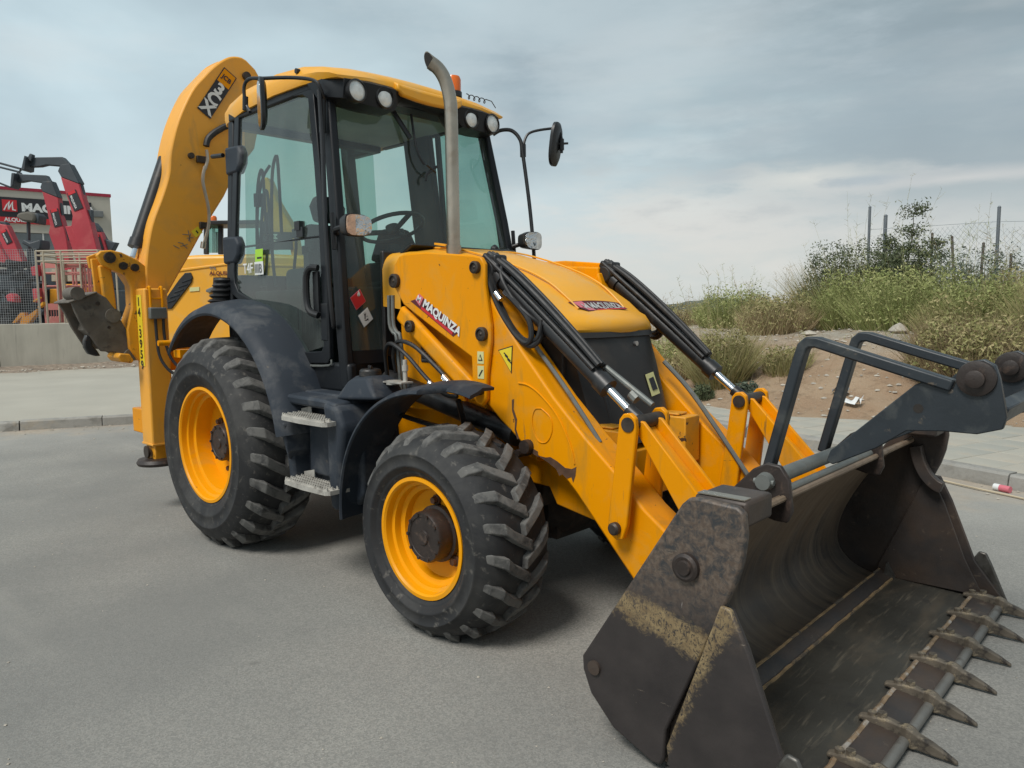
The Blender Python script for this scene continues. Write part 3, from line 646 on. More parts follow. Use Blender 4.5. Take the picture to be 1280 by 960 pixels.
for i in range(4): mesh_panel(gp[i], gp[i+1], 1.2, 1.2, gt[i]-.1, gt[i+1]-.1, fence2, cell=.13, r=.003)

# litter: drink can by the kerb, paper scraps on the bank
can = thing('drink_can', 'red and white drink can lying in the gutter at the right edge', 'can', (3.66, 4.02, .030))
cd = Vector((.93,-.36,0)).normalized()*.062
MB().cyl(-cd, cd, .028, n=20).build('can_body', M_pinkv, can); MB().cyl(-cd*1.12, -cd*.35, .0285, n=20).build('can_band', M_whi, can)
stick = MB(); stick.tube([(3.0,4.20,.012), (3.4,3.98,.016), (3.8,3.83,.012), (4.3,3.60,.014)], .009, 6)
tag(stick.build('cane', pm('dry_cane', (.45,.38,.27), .8)), 'long dry cane lying in the gutter beside the drink can', 'stick')
def scrap(x, y, s, lab, z=None, mat=None):
    z = gz(x, y) if z is None else z
    mb = MB(); v = []
    for i in range(4):
        for k in range(4): v.append((x+s*(i-1.5)/3+random.gauss(0,s*.05), y+s*.6*(k-1.5)/3, z+.03+abs(random.gauss(0,s*.22))))
    mb.add(v, [(i*4+k, i*4+k+1, (i+1)*4+k+1, (i+1)*4+k) for i in range(3) for k in range(3)])
    tag(mb.build('litter_scrap', mat or M_whi, smooth=60, fix=False), lab, 'litter', 'litter on the bank')
scrap(-1.45, 7.15, .14, 'white crumpled scrap at the foot of the bank beside the far loader arm')
scrap(-1.0, 6.95, .09, 'smaller white scrap just right of the crumpled one')
scrap(1.45, 6.95, .22, 'curled white scrap on the earth bank between the fork frames')
scrap(1.15, 7.35, .20, 'pale grey flat piece on the bank above the curled scrap', mat=M_lgt)
for (x, y, s_) in ((-2.35, 8.3, .16), (1.0, 10.4, .22), (-.6, 10.6, .16), (2.05, 7.4, .12), (2.4, 8.4, .14)):
    mb = MB(); rock(mb, (0, 0, 0), s_); o = mb.build('boulder', M_stone, smooth=0, bevel=.02); o.location = (x, y, gz(x, y)+.03)
    tag(o, {-2.35: 'pale boulder left of the scrub near the bonnet', 1.0: 'flat pale boulder on the gravel patch', -.6: 'rounded boulder at the left end of the gravel patch', 2.05: 'small stone block low on the bank above the fork frames', 2.4: 'stone block under the big brown scrub bush'}[x], 'rock')

# ================================================================ THE BACKHOE LOADER  (x forward, y to its left, z up; rear axle at x=0)
BH = thing('backhoe_loader', 'big yellow backhoe loader with black cab and open dark steel front bucket', 'backhoe loader')
WB = 2.17
# ---- wheels
def wheel(x, y, R, w, rr, nl, sgn, hubr, hubd, discd, lug, near):
    """sgn -1: outer face towards -y. a = distance inwards from the outer face"""
    c = (x, y, R*(.975 if R > .6 else .93)); s = -sgn
    A = lambda prof: [(r, s*a) for r, a in prof]
    rim = MB().lathe(A([(rr+.012, .012), (rr+.012, -.002), (rr-.006, -.004), (rr-.014, .006), (rr-.018, .040), (rr-.034, .046), (rr-.038, .080), (rr-.062, .088), (rr-.068, discd-.012),
                        (rr*.62, discd), (rr*.45, discd+.006), (.02, discd+.006), (.02, discd+.03), (rr-.07, discd+.04), (rr-.05, w-.03), (rr+.012, w-.01)]), c, n=64)
    wo = rim.build('wheel', M_rim, BH, smooth=30)
    sh = R-.045 if R > .6 else R-.034
    prof = [(rr+.004, .010), (rr+.03, -.006), (rr+.034, -.010), (rr+.040, -.010), (rr+.043, -.014), (rr+(sh-rr)*.30, -.028), (rr+(sh-rr)*.32, -.033), (rr+(sh-rr)*.36, -.033), (rr+(sh-rr)*.38, -.030), (rr+(sh-rr)*.58, -.031), (rr+(sh-rr)*.60, -.035), (rr+(sh-rr)*.62, -.035), (rr+(sh-rr)*.64, -.029), (sh-.055, -.010), (sh-.018, .028), (sh, .085), (sh+.006, w/2),
            (sh, w-.085), (sh-.018, w-.028), (sh-.055, w+.010), (rr+(sh-rr)*.5, w+.03), (rr+.03, w+.006), (rr+.004, w-.010), (rr-.03, w-.05), (rr-.03, .06)]
    MB().lathe(A(prof), c, n=96, closed=True).build('tyre', M_rub, wo, smooth=60)
    # bead ring lines on the sidewall
    lb = MB()
    for half in (0, 1):
        for i in range(nl):
            t0 = 2*PI*(i+.5*half)/nl
            rings = []
            # along the lug: (fraction along, a inward, radius top, angle offset, half width)
            K = [(-.012, sh-.085, -.0), (.020, sh-.012, .012), (.075, R-.004, .045), (w*.30, R, .11), (w*.545, R+.002, .205)]
            for q, (a, rt, da) in enumerate(K):
                a_ = a if not half else w-a
                hw = (.020, .024, .026, .024, .026)[q]*(1.25 if R > .6 else 1.0)
                base = (sh-.12, sh-.05, sh-.022, sh-.01, sh-.01)[q]
                ang = t0 - da*(1.0 if R > .6 else 1.25)
                def pt(r, aa, dt): t = ang+dt; return (c[0]+r*math.cos(t), c[1]+s*aa, c[2]+r*math.sin(t))
                dt = hw/R; 
                if q == 0: rt = sh-.07
                jj = lambda: random.uniform(-.002, .002)
                rings.append([pt(base, a_, -dt*1.35), pt(rt+jj(), a_+jj(), -dt+jj()), pt(rt+jj(), a_+jj(), dt+jj()), pt(base, a_, dt*1.35)])
            lb.loft(rings)
    lo = lb.build('tread_lugs', M_lug, wo, smooth=0, bevel=.006 if R > .6 else .005, seg=2)
    if near:
        hb = MB().lathe(A([(hubr*1.12, discd), (hubr*1.12, discd-.03), (hubr, discd-.035), (hubr, hubd+.012), (hubr*.94, hubd), (hubr*.80, hubd), (hubr*.78, hubd+.004), (hubr*.3, hubd+.002), (hubr*.27, hubd-.006), (.001, hubd-.006)]), c, n=40)
        for i in range(10):
            t = 2*PI*i/10; p = Vector((c[0]+hubr*.88*math.cos(t), c[1], c[2]+hubr*.88*math.sin(t))); hb.cyl(p+Vector((0,s*(hubd+.004),0)), p+Vector((0,s*(hubd-.008),0)), .009, n=6)
        hb.build('hub', M_hub, wo, smooth=35)
        for i in range(6 if R > .6 else 5):
            t = 2*PI*(i+.35)/(6 if R > .6 else 5); rn = (hubr+rr*.62)/2*1.08; p = Vector((c[0]+rn*math.cos(t), c[1], c[2]+rn*math.sin(t)))
            n_ = MB(); n_.cyl(p+Vector((0,s*discd,0)), p+Vector((0,s*(discd-.012),0)), .026, n=14); n_.cyl(p+Vector((0,s*discd,0)), p+Vector((0,s*(discd-.035),0)), .017, n=6); n_.build('wheel_nut', M_rust, wo, smooth=30)
    return wo
wheel(0, -1.09, .712, .47, .378, 25, -1, .125, .10, .20, 1, True)
wheel(WB, -1.036, .525, .41, .285, 21, -1, .125, .02, .135, 1, True)
wheel(0, 1.09, .712, .47, .378, 25, 1, .125, .06, .19, 1, False)
wheel(WB, 1.036, .525, .41, .285, 21, 1, .125, .02, .135, 1, False)

# ---- chassis and front axle
ch = MB()
ch.prism([(-1.0,.62),(1.0,.62),(1.75,.64),(2.1,.675),(2.44,.665),(2.49,.58),(2.80,.53),(2.80,.74),(2.55,.98),(1.9,1.08),(-1.0,1.05)], 'y', -.40, -.34)
ch.prism([(-1.0,.62),(1.0,.62),(1.75,.64),(2.1,.675),(2.44,.665),(2.49,.58),(2.80,.53),(2.80,.74),(2.55,.98),(1.9,1.08),(-1.0,1.05)], 'y', .34, .40)
ch.box(2.60,2.80,-.335,.335,.60,.86); ch.box(-.9,1.9,-.335,.335,.70,.95)
ch.build('chassis', M_yel, BH, bevel=.008)
for s in (-1, 1):
    mb = MB(); mb.box(2.62,2.86,s*.30-.075,s*.30+.075,.74,.99); mb.box(2.66,2.80,s*.30-.05,s*.30+.05,.992,1.004)
    mb.build('bumper_block', M_yelworn, BH, bevel=.02)
ax = MB(); ax.cyl((WB,-.75,.49),(WB,.75,.49),.085,n=16); ax.lathe([(.001,-.24),(.13,-.22),(.20,-.11),(.215,0),(.20,.11),(.13,.22),(.001,.24)], (WB-.02,0,.47), ax='y', n=24)
ax.box(WB-.13,WB+.16,-.32,.32,.53,.74); ax.box(WB-.30,WB+.12,-.16,.16,.30,.55); ax.cyl((WB+.05,-.6,.40),(WB+.05,.6,.40),.035)
for s in (-1, 1): ax.cyl((WB,s*.62,.30),(WB,s*.62,.68),.075,n=14); ax.cyl((WB,s*.62,.49),(WB,s*.88,.49),.15,.16,18)
ax.build('front_axle', M_und, BH, smooth=40)
ax = MB(); ax.cyl((0,-.8,.70),(0,.8,.70),.12,n=18); ax.lathe([(.001,-.3),(.2,-.24),(.27,0),(.2,.24),(.001,.3)], (0,0,.70), n=24); ax.box(-.3,1.5,-.25,.25,.38,.75)
ax.build('rear_axle', M_und, BH, smooth=40)

# ---- engine hood, nose and grille
def hood_ring(x, zt, hw, zs, rs):        # section across the bonnet: side edge up, rounded shoulder, crowned top
    pts = [(x, -hw, zs)]
    for k in range(0, 7):
        a = PI - (PI/2)*k/6; pts.append((x, -hw+rs+rs*math.cos(a), zt-.35*rs-rs+rs*math.sin(a)))
    for k in range(1, 6):
        u = -1+2*k/6; pts.append((x, (hw-rs)*u, zt-.35*rs*u*u))
    for k in range(0, 7):
        a = PI/2 - (PI/2)*k/6; pts.append((x, hw-rs+rs*math.cos(a), zt-.35*rs-rs+rs*math.sin(a)))
    pts.append((x, hw, zs)); return pts
hs = [(1.22,1.955,.50,1.60,.10),(1.40,1.955,.50,1.58,.10),(1.62,1.935,.50,1.55,.10),(1.90,1.87,.47,1.52,.11),(2.15,1.79,.445,1.50,.12),(2.30,1.72,.43,1.48,.11),(2.40,1.645,.415,1.46,.08),(2.48,1.575,.395,1.452,.06)]
mb = MB(); rings = [hood_ring(*h_) for h_ in hs]
def nose_ring(dx, zt, hw, bow):
    base = hood_ring(2.48+dx, zt, hw, 1.451, .03 if zt < 1.52 else .045); return [(p[0]+bow*(1-(p[1]/hw)**2), p[1], p[2]) for p in base]
rings += [nose_ring(.035,1.55,.382,.04), nose_ring(.055,1.525,.374,.075), nose_ring(.065,1.500,.370,.095)]
# close the front lip: the last ring folds down to the lower edge
last = rings[-1]; rings.append([(p[0]+.006, p[1], min(p[2], 1.465)) for p in last]); rings.append([(p[0]-.004, p[1]*.99, min(p[2], 1.446)) for p in last])
mb.loft(rings, cap=False, close=False)
ho = mb.build('bonnet', M_yel2, BH, smooth=40)
# raised centre panel creases
cr = MB()
for s in (-1, 1): cr.tube([(x, s*(hw*.52), zt+.002-.35*rs*.27) for x, zt, hw, zs, rs in hs[1:]], .006, 6, 3)
cr.build('bonnet_crease', M_yel2, ho)
rc = MB(); rc.box(1.20,1.235,-.50,.50,1.3,1.93); rc.prism([(1.2,1.86),(1.42,1.965),(1.44,1.955),(1.22,1.83)],'y',-.44,.46)
rc.build('bonnet_seal', M_blk, BH, bevel=.01)
gr_ = MB(); rings = []
for z, xc, hw in ((1.452,2.605,.368),(1.425,2.615,.366),(1.42,2.600,.361),(1.25,2.655,.355),(1.05,2.715,.345),(.89,2.76,.335)):
    r_ = [(2.0, -hw-.02, z)]
    for k in range(0, 13):
        u = -1+2*k/12; r_.append((xc-.06+.085*(1-u**4), hw*u, z))
    r_.append((2.0, hw+.02, z)); rings.append(r_)
gr_.loft(rings); gob = gr_.build('front_grille', M_grl, BH, smooth=35)
for s in (-1, 1): mb = MB(); mb.box(2.02,2.52,s*.37-.015,s*.37+.015,1.0,1.43); mb.build('side_panel', M_und, BH, bevel=.005)
mb = MB(); mb.cyl((2.62,0.08,1.385),(2.65,0.08,1.385),.013,n=12); mb.build('grille_latch', M_lgt, gob)
sc1 = [(2.76,.035,1.155),(2.76,.105,1.16),(2.745,.10,1.265),(2.745,.03,1.26)]
mb = MB(); mb.cyl((2.655,-.26,1.28),(2.725,-.25,.95),.012,n=8); mb.build('grille_rib', M_blk, gob)

# ---- exhaust
mb = MB(); EX = (1.67,-.325)
mb.tube([(EX[0],EX[1],1.80),(EX[0],EX[1],2.3),(EX[0],EX[1],2.66),(EX[0]-.003,EX[1]-.006,2.76),(EX[0]-.014,EX[1]-.026,2.85),(EX[0]-.032,EX[1]-.060,2.91),(EX[0]-.056,EX[1]-.105,2.945)], .0375, 24, 6)
tipc = Vector((EX[0]-.056,EX[1]-.105,2.945)); dt_ = Vector((-.024,-.045,.035)).normalized(); nc = Vector((-.10,-.97,-.20)).normalized()
for k in range(len(mb.v)-24, len(mb.v)):
    p = Vector(mb.v[k]); p = p - dt_*((p-tipc).dot(nc)/dt_.dot(nc)); mb.v[k] = tuple(p)
tip_ring = [Vector(q) for q in mb.v[-24:]]
ex = mb.build('exhaust_pipe', M_steel, BH, smooth=50)
e_ = Vector((EX[0]-.056,EX[1]-.105,2.945)); d_ = Vector((-.024,-.045,.035)).normalized()
MB().loft([[tipc+(q-tipc)*.90+nc*.001 for q in tip_ring], [tipc+(q-tipc)*.90+nc*.003 for q in tip_ring]]).build('exhaust_mouth', M_und, ex)
MB().cyl((EX[0],EX[1],1.885),(EX[0],EX[1],1.94),.043,n=24).build('exhaust_collar', M_steel, ex)
mb = MB(); mb.obox((EX[0]-.13,EX[1]+.03,1.955),(.05,0,-.008),(0,.02,0),(0,0,.006)); mb.build('bonnet_tab', M_yel2, ho)

# ---- loader arms (right and left are alike)
def loader_arm(s):
    y0 = s*.60; y1 = s*.405      # outer and inner faces
    o = MB()
    # front leg of the arm: tall box section tapering to the bucket pin
    o.prism([(2.15,1.79),(2.172,1.74),(2.195,1.645),(2.41,1.384),(2.626,1.152),(2.811,.982),(2.993,.833),(3.131,.703),(3.30,.585),(3.38,.52),(3.34,.42),(3.20,.33),(3.07,.380),(2.915,.545),(2.754,.715),(2.634,.825),(2.50,.862),(2.402,.92),(2.266,1.015),(2.147,1.11),(2.12,1.20),(1.97,1.50)], 'y', s*.575, s*.40)
    ob = o.build('loader_arm', M_yel, BH, bevel=.012)
    # rear leg: heavy plate from the cab pivot to the elbow with a rounded front edge
    r = MB()
    pl = [(1.475,1.70),(1.455,1.755),(1.475,1.83),(1.52,1.875),(1.56,1.885),(1.75,1.885),(1.95,1.865),(2.13,1.845),(2.175,1.835),(2.20,1.80),(2.20,1.70),(2.235,1.50),(2.235,1.42),(2.205,1.25),(2.20,1.12),(2.17,1.08),(2.13,1.085),(2.10,1.12),(2.095,1.33),(1.75,1.50),(1.55,1.605)]
    r.prism(pl, 'y', s*.605, s*.577)
    r.build('arm_side_plate', M_yel, ob, bevel=.008)
    rr = MB(); rr.prism([(1.48,1.74),(1.54,1.86),(2.14,1.82),(2.14,1.45),(1.80,1.56),(1.56,1.64)], 'y', s*.576, s*.42); rr.build('arm_rear_box', M_yel, ob, bevel=.01)
    # levelling link: bright bar from the tower to the elbow
    lk = MB(); lk.bar([(1.50,0,1.565),(2.12,0,1.13)], .05, .10); 
    for k in range(len(lk.v)): lk.v[k] = (lk.v[k][0], lk.v[k][1]+s*.585, lk.v[k][2])
    lk.build('levelling_link', M_yel, ob, bevel=.022, seg=3)
    # oval pressed rib on the arm
    rb = MB(); rb.tube([(2.398,s*.577,1.211),(2.46,s*.577,1.205),(2.538,s*.577,1.165),(2.642,s*.577,1.074),(2.719,s*.577,.945),(2.747,s*.577,.854)], .0045, 8, 4)
    rb.tube([(2.545,s*.577,1.098),(2.60,s*.577,1.06),(2.612,s*.577,1.0),(2.581,s*.577,.941),(2.53,s*.577,.935),(2.495,s*.577,.98),(2.485,s*.577,1.04),(2.505,s*.577,1.09),(2.545,s*.577,1.098)], .003, 6, 4)
    rb.build('pressed_rib', M_yel, ob)
    for (x, z, q) in ((1.49,1.74,.038), (2.145,1.785,.030), (2.185,1.45,.034), (2.155,1.17,.032), (1.62,1.485,.032)):
        p = MB(); yy = s*.606 if (x, z) != (1.62,1.485) else s*.61
        p.lathe([(q*1.05, -.0), (q*1.05, -.022), (q*.75, -.026), (q*.7, -.018), (q*.3, -.018), (.001, -.024)] if s < 0 else [(q*1.05, 0), (q*1.05, .022), (q*.75, .026), (q*.7, .018), (.001, .02)], (x, yy, z), n=20)
        p.build('pivot_pin', M_pin, ob, smooth=30)
    p = MB(); p.lathe([(.028, s*-.0), (.028, s*.022), (.02, s*.03), (.001, s*.03)], (3.03, s*.645, .62), n=18); p.build('pivot_pin', M_pin, ob)
    # tipping lever: pair of plates rising from the arm, and the link down to the bucket
    for (ya, yb) in ((s*.645, s*.617), (s*.40, s*.372)):
        l = MB(); l.prism([(3.045,1.10),(3.065,1.125),(3.10,1.13),(3.125,1.11),(3.13,1.06),(3.085,.64),(3.065,.575),(3.03,.565),(2.99,.59),(2.985,.63)], 'y', ya, yb); l.build('tipping_lever', M_yel, ob, bevel=.006)
    l = MB(); l.cyl((3.09,s*.65,1.08),(3.09,s*.36,1.08),.032,n=18); l.build('pivot_pin', M_pin, ob)
    l = MB(); ys = s*.575; l.prism([(3.06,1.10),(3.135,1.09),(3.47,.74),(3.42,.66),(3.36,.66)], 'y', s*.595, s*.575); l.prism([(3.06,1.10),(3.135,1.09),(3.47,.74),(3.42,.66),(3.36,.66)], 'y', s*.455, s*.435)
    l.prism([(3.08,1.05),(3.10,1.06),(3.44,.72),(3.40,.68)], 'y', s*.574, s*.456)
    l.build('bucket_link', M_yel, ob, bevel=.005)
    # tipping ram on top of the arm
    a = Vector((2.16,s*.50,1.775)); b = Vector((2.875,s*.50,1.215)); c_ = Vector((3.07,s*.50,1.07)); d = (b-a).normalized()
    rm = MB(); rm.cyl(a, b, .042, n=20); rm.cyl(b-d*.05, b+d*.012, .049, n=20); rm.cyl(a-d*.03, a+d*.10, .052, n=20); ro = rm.build('tipping_ram', M_blk, BH, smooth=40)
    MB().cyl(b, b+d*.16, .021, n=16).build('ram_rod', M_chr, ro); MB().cyl(b+d*.15, c_, .031, n=14).build('rod_end', M_blk, ro)
    mb = MB(); mb.obox(a+Vector((.02,0,.035)), (.05,0,-.035), (0,.055,0), (.012,0,.02)); mb.box(a.x-.02,a.x+.06,s*.50-.045,s*.50+.045,a.z+.02,a.z+.075); mb.cyl((a.x,s*.56,a.z),(a.x,s*.44,a.z),.055,n=16)
    mb.build('ram_head', M_blk, ro, bevel=.012)
    hb = MB(); pr_ = Vector((.62,0,.78))
    for k, (oy, oz, r0) in enumerate(((.030,.055,.016),(-.022,.064,.016),(.058,.022,.013),(.004,.072,.011),(-.048,.040,.012))):
        hb.tube([a+Vector((-.01,oy,.05+oz*.5)), a+d*.12+Vector((0,oy,0))+pr_*oz*1.25, a+d*.35+Vector((0,oy,0))+pr_*oz*1.3, a+d*.60+Vector((0,oy*.9,0))+pr_*oz*1.15, a+d*.82+Vector((0,oy*.8,0))+pr_*oz*.9], r0, 10, 4)
    # looping hoses hanging beside the ram head
    q = s*.565
    hb.tube([(2.17,q,1.79),(2.20,q-.0*s,1.70),(2.26,q,1.58),(2.36,q,1.46),(2.44,q,1.41),(2.475,q,1.44),(2.46,q,1.52),(2.38,q,1.60),(2.30,q,1.66)], .014, 8, 6)
    hb.tube([(2.18,q-.01*s,1.78),(2.215,q-.01*s,1.66),(2.29,q-.01*s,1.53),(2.385,q-.01*s,1.43),(2.46,q-.01*s,1.395),(2.51,q-.02*s,1.43),(2.51,q-.03*s,1.52)], .014, 8, 6)
    hb.tube([(2.19,q+.02,1.76),(2.23,q+.02,1.64),(2.32,q+.02,1.50),(2.41,q+.02,1.425),(2.50,q+.01,1.43),(2.52,q-.02*s,1.50)], .0115, 8, 6)
    hb.tube([(2.24,q-.05*s,1.80),(2.28,q,1.73),(2.36,q,1.62),(2.45,q,1.55),(2.50,q-.03*s,1.50),(2.50,q-.05*s,1.44),(2.44,q-.05*s,1.42)], .0105, 8, 6)
    hb.build('hose', M_hose, ro)
    if s < 0:
        gd = MB(); gd.cyl(a+d*.86+Vector((0,.045,.055)), c_+Vector((.02,.045,.075)), .0145, n=10); gd.cyl(a+d*1.04+Vector((0,.045,.055)), a+d*1.08+Vector((0,.045,.055)), .026, n=10); gd.build('level_indicator_rod', M_pipe, ro)
        fr_ = MB(); fr_.cyl((2.24,q,1.655),(2.275,q,1.62),.017,n=12); fr_.build('hose_fitting', M_chr, ro)
    # steel pipe along the top edge of the arm
    pp = MB(); yi = s*.41 if s > 0 else s*.565
    if s < 0: pp.tube([(2.426,s*.50,1.410),(2.599,s*.50,1.232),(2.729,s*.50,1.085),(2.837,s*.50,.955)], .011, 8, 3)
    else: pp.tube([(2.63,s*.38,1.27),(2.80,s*.37,1.12),(3.0,s*.37,.88),(3.15,s*.37,.69),(3.22,s*.37,.60)], .013, 8, 4)
    pp.build('steel_pipe', M_pipe, ob)
    # lift ram low beside the chassis
    a = Vector((1.28,s*.52,1.165)); b = Vector((2.33,s*.52,.945)); c_ = Vector((2.46,s*.52,.905)); d = (b-a).normalized()
    rm = MB(); rm.cyl(a, b, .058, n=22); rm.cyl(b-d*.05, b+d*.01, .064, n=22); ro = rm.build('lift_ram', M_blk, BH, smooth=40)
    MB().cyl(b, c_, .026, n=14).build('ram_rod', M_chr, ro)
    mb = MB(); mb.cyl((c_.x,s*.61,c_.z),(c_.x,s*.45,c_.z),.034,n=14); mb.cyl((2.395,s*.60,.86),(2.395,s*.50,.86),.022,n=8); mb.build('ram_clevis', M_hub, ro)
    # tower: inner frame plate carrying the arm pivots
    tw = MB(); tw.prism([(1.38,1.72),(1.46,1.80),(1.60,1.78),(2.06,1.30),(2.10,1.0),(1.40,1.0)], 'y', s*.50, s*.44)
    tw.prism([(1.86,1.20),(1.93,1.20),(1.97,1.02),(1.90,1.02)], 'y', s*.53, s*.50)
    tw.build('loader_tower', M_yel, BH, bevel=.01)
    bt = MB(); bt.prism([(1.95,1.08),(2.15,1.05),(2.36,.93),(2.42,.80),(2.30,.84),(1.90,.98)], 'y', s*.46, s*.40); bt.build('frame_gusset', M_yel, BH, bevel=.006)
    # bare rusty patches where paint has gone
    if s < 0:
        for pts in ([(2.517,.866),(2.57,.862),(2.60,.868),(2.644,.852),(2.69,.828),(2.73,.828),(2.757,.842),(2.752,.80),(2.738,.765),(2.728,.79),(2.70,.778),(2.675,.795),(2.655,.785),(2.635,.815),(2.58,.842)],
                    [(2.352,1.125),(2.366,1.13),(2.362,1.08),(2.385,1.03),(2.378,.98),(2.398,.935),(2.385,.93),(2.368,.975),(2.372,1.02),(2.352,1.07)],
                    [(2.42,.925),(2.44,.935),(2.47,.915),(2.475,.94),(2.49,.895),(2.52,.885),(2.525,.858),(2.48,.872),(2.44,.895)]):
            MB().prism(pts, 'y', s*.5755, s*.577).build('bare_metal_patch', M_rust, ob, smooth=0)
    return ob
arm = loader_arm(-1); loader_arm(1)
mb = MB(); mb.cyl((3.20,-.42,.50),(3.20,.42,.50),.055,n=16); mb.cyl((2.62,-.42,.86),(2.62,.42,.86),.045,n=12); mb.build('cross_tube', M_und, BH)

# ---- bucket
prof = [(3.605,.045),(3.50,.062),(3.42,.095),(3.355,.16),(3.335,.25),(3.36,.37),(3.42,.50),(3.50,.63),(3.60,.75),(3.72,.845)]
pf = [Vector(p) for p in prof]; sm = []
for i in range(len(pf)-1):
    p0, p1, p2, p3 = pf[max(i-1,0)], pf[i], pf[i+1], pf[min(i+2,len(pf)-1)]
    for k in range(4):
        t = k/4; sm.append(.5*((2*p1)+(p2-p0)*t+(2*p0-5*p1+4*p2-p3)*t*t+(3*p1-p0-3*p2+p3)*t**3))
sm.append(pf[-1])
outer = []
for i, p in enumerate(sm):
    d = (sm[min(i+1, len(sm)-1)]-sm[max(i-1, 0)]).normalized(); outer.append(p + Vector((-abs(d.y), -max(0, -d.x)*1.0 - 0*d.y))*.018 if d.x <= 0 else p+Vector((-d.y, d.x))*.018)
bk = MB(); bk.prism([tuple(p) for p in sm]+[tuple(p) for p in reversed(outer)], 'y', -1.150, 1.150)
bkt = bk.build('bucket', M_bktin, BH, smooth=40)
bs_ = MB(); bs_.prism([(3.29,.30),(3.30,.16),(3.42,.070),(3.34,.10),(3.27,.20),(3.27,.33),(3.395,.53),(3.405,.53)], 'y', -1.14, 1.14); bs_.build('back_stiffener', M_bkt, bkt)
# top beam and lip
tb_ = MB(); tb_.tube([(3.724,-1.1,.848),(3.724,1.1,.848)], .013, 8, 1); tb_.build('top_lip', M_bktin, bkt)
for s in (-1, 1):
    bx = MB(); bx.box(3.69,3.872,s*1.148,s*.965,.895,.978); bx.build('corner_block', M_bkt, bkt, bevel=.012)
    ch_ = MB(); ch_.box(3.70,3.86,s*1.143,s*1.10,.9795,.983); ch_.build('bare_strip', M_steel, bkt, smooth=0)
    sp = MB(); sp.prism([(3.665,.945),(3.69,.968),(3.72,.975),(3.855,.968),(3.878,.95),(3.885,.88),(3.875,.80),(3.855,.73),(3.615,.16),(3.608,.06),(3.595,.028),(3.56,.025),(3.40,.085),(3.30,.18),(3.265,.26),(3.262,.31)], 'y', s*1.151, s*1.183)
    so_ = sp.build('side_plate', M_side if s < 0 else M_bkt, bkt, bevel=.008)
    bo = MB(); bo.lathe([(.046,0),(.046,s*.016),(.036,s*.022),(.026,s*.020),(.022,s*.028),(.001,s*.028)], (3.688,s*1.183,.745), n=28); bo.build('side_pin', M_hub, bkt, smooth=30)
    b2 = MB(); b2.lathe([(.026,0),(.026,s*.010),(.001,s*.012)], (3.32,s*1.183,.285), n=20); b2.build('side_pin', M_bkt, bkt)
# clamshell jaw: floor, blade, side plates
cl = MB(); cl.prism([(3.645,.050),(3.655,.056),(4.05,.044),(4.05,.014),(3.64,.020)], 'y', -1.150, 1.150)
clo = cl.build('clam_floor', pm('clam_floor_steel', (.060,.058,.050), .5, .25, var=.25, vs=2, patches=[((.13,.105,.075), 3, .50, .78, (1.5,.5,1)), ((.19,.165,.125), 9, .56, .80, (6,.5,1)), ((.28,.12,.045), 3.5, .68, .74), ((.035,.034,.034), 5, .60, .74)], bs=.25, bscale=18), bkt, bevel=.003)
lp = MB(); lp.prism([(3.575,.078),(3.585,.094),(3.640,.066),(3.650,.05),(3.640,.02),(3.58,.02)], 'y', -1.133, 1.133); lp.build('back_blade', M_bkt, bkt, bevel=.004)
for xw, zw in ((3.580,.092),(3.650,.057)):
    bw = MB(); bw.tube([(xw+random.uniform(-.002,.002),-1.12+.035*i,zw+random.uniform(-.0015,.0015)) for i in range(65)], .008, 6, 1); bw.build('weld_bead', pm('ochre_weld_%d' % int(xw*1000), (.26,.17,.085), .85, var=.3, vs=14, patches=[((.10,.08,.06), 9, .5, .6)], bs=.6), bkt)
bl = MB(); bl.prism([(4.035,.052),(4.045,.062),(4.135,.050),(4.175,.016),(4.165,.010),(4.035,.012)], 'y', -1.185, 1.185); bl.build('cutting_edge', M_bkt, bkt, bevel=.003)
bw = MB(); bw.tube([(4.035+random.uniform(-.002,.002),-1.14+.03*i,.055+random.uniform(-.002,.003)) for i in range(77)], .012, 6, 1); bw.build('weld_bead', pm('rusty_weld', (.20,.14,.085), .8, var=.3, vs=20, patches=[((.30,.28,.25), 12, .5, .6), ((.30,.12,.03), 5, .62, .68)], bs=.6), bkt)
bw = MB(); bw.tube([(4.160,-1.182,.032),(4.160,1.182,.032)], .019, 14, 1); bw.build('polished_edge', pm('worn_lip_steel', (.19,.185,.17), .5, .4, var=.15, vs=10, patches=[((.10,.09,.08), 10, .55, .7)], bs=.3), bkt)
for s in (-1, 1):
    gp_ = MB(); gp_.prism([(3.56,.05),(3.57,.12),(3.79,.65),(3.83,.63),(3.885,.52),(3.99,.24),(4.08,.06),(3.66,.055)], 'y', s*1.134, s*1.1485); gp_.build('clam_inner_plate', M_bkt, bkt, bevel=.003)
    sp2 = MB(); sp2.prism([(3.63,.12),(3.815,.655),(3.85,.652),(3.91,.53),(4.03,.222),(4.175,.03),(4.16,.014),(3.67,.014),(3.64,.05)], 'y', s*1.186, s*1.204)
    sp2.build('clam_side_plate', M_clam if s < 0 else M_bkt, bkt, bevel=.006)
    cu = MB(); cu.prism([(4.005,.215),(4.04,.275),(4.075,.27),(4.10,.22),(4.18,.03),(4.11,.02)], 'y', s*1.205, s*1.222); cu.build('side_cutter', M_edge, bkt, bevel=.008)
    # hinge ear inside the top corner
    gu = MB(); gu.prism([(3.60,.02),(3.62,.14),(3.66,.07),(3.66,.02)], 'y', s*1.150, s*1.10); gu.build('corner_gusset', M_edge, bkt)
    if s < 0: continue
    ea = MB(); ea.bar(smooth_path([Vector(q) for q in ((3.745,s*1.10,.82),(3.765,s*1.10,.74),(3.80,s*1.10,.67),(3.845,s*1.10,.625),(3.88,s*1.10,.61))],4), .05, .06)
    ea.build('hinge_ear', M_bkt, bkt, bevel=.02, seg=3)
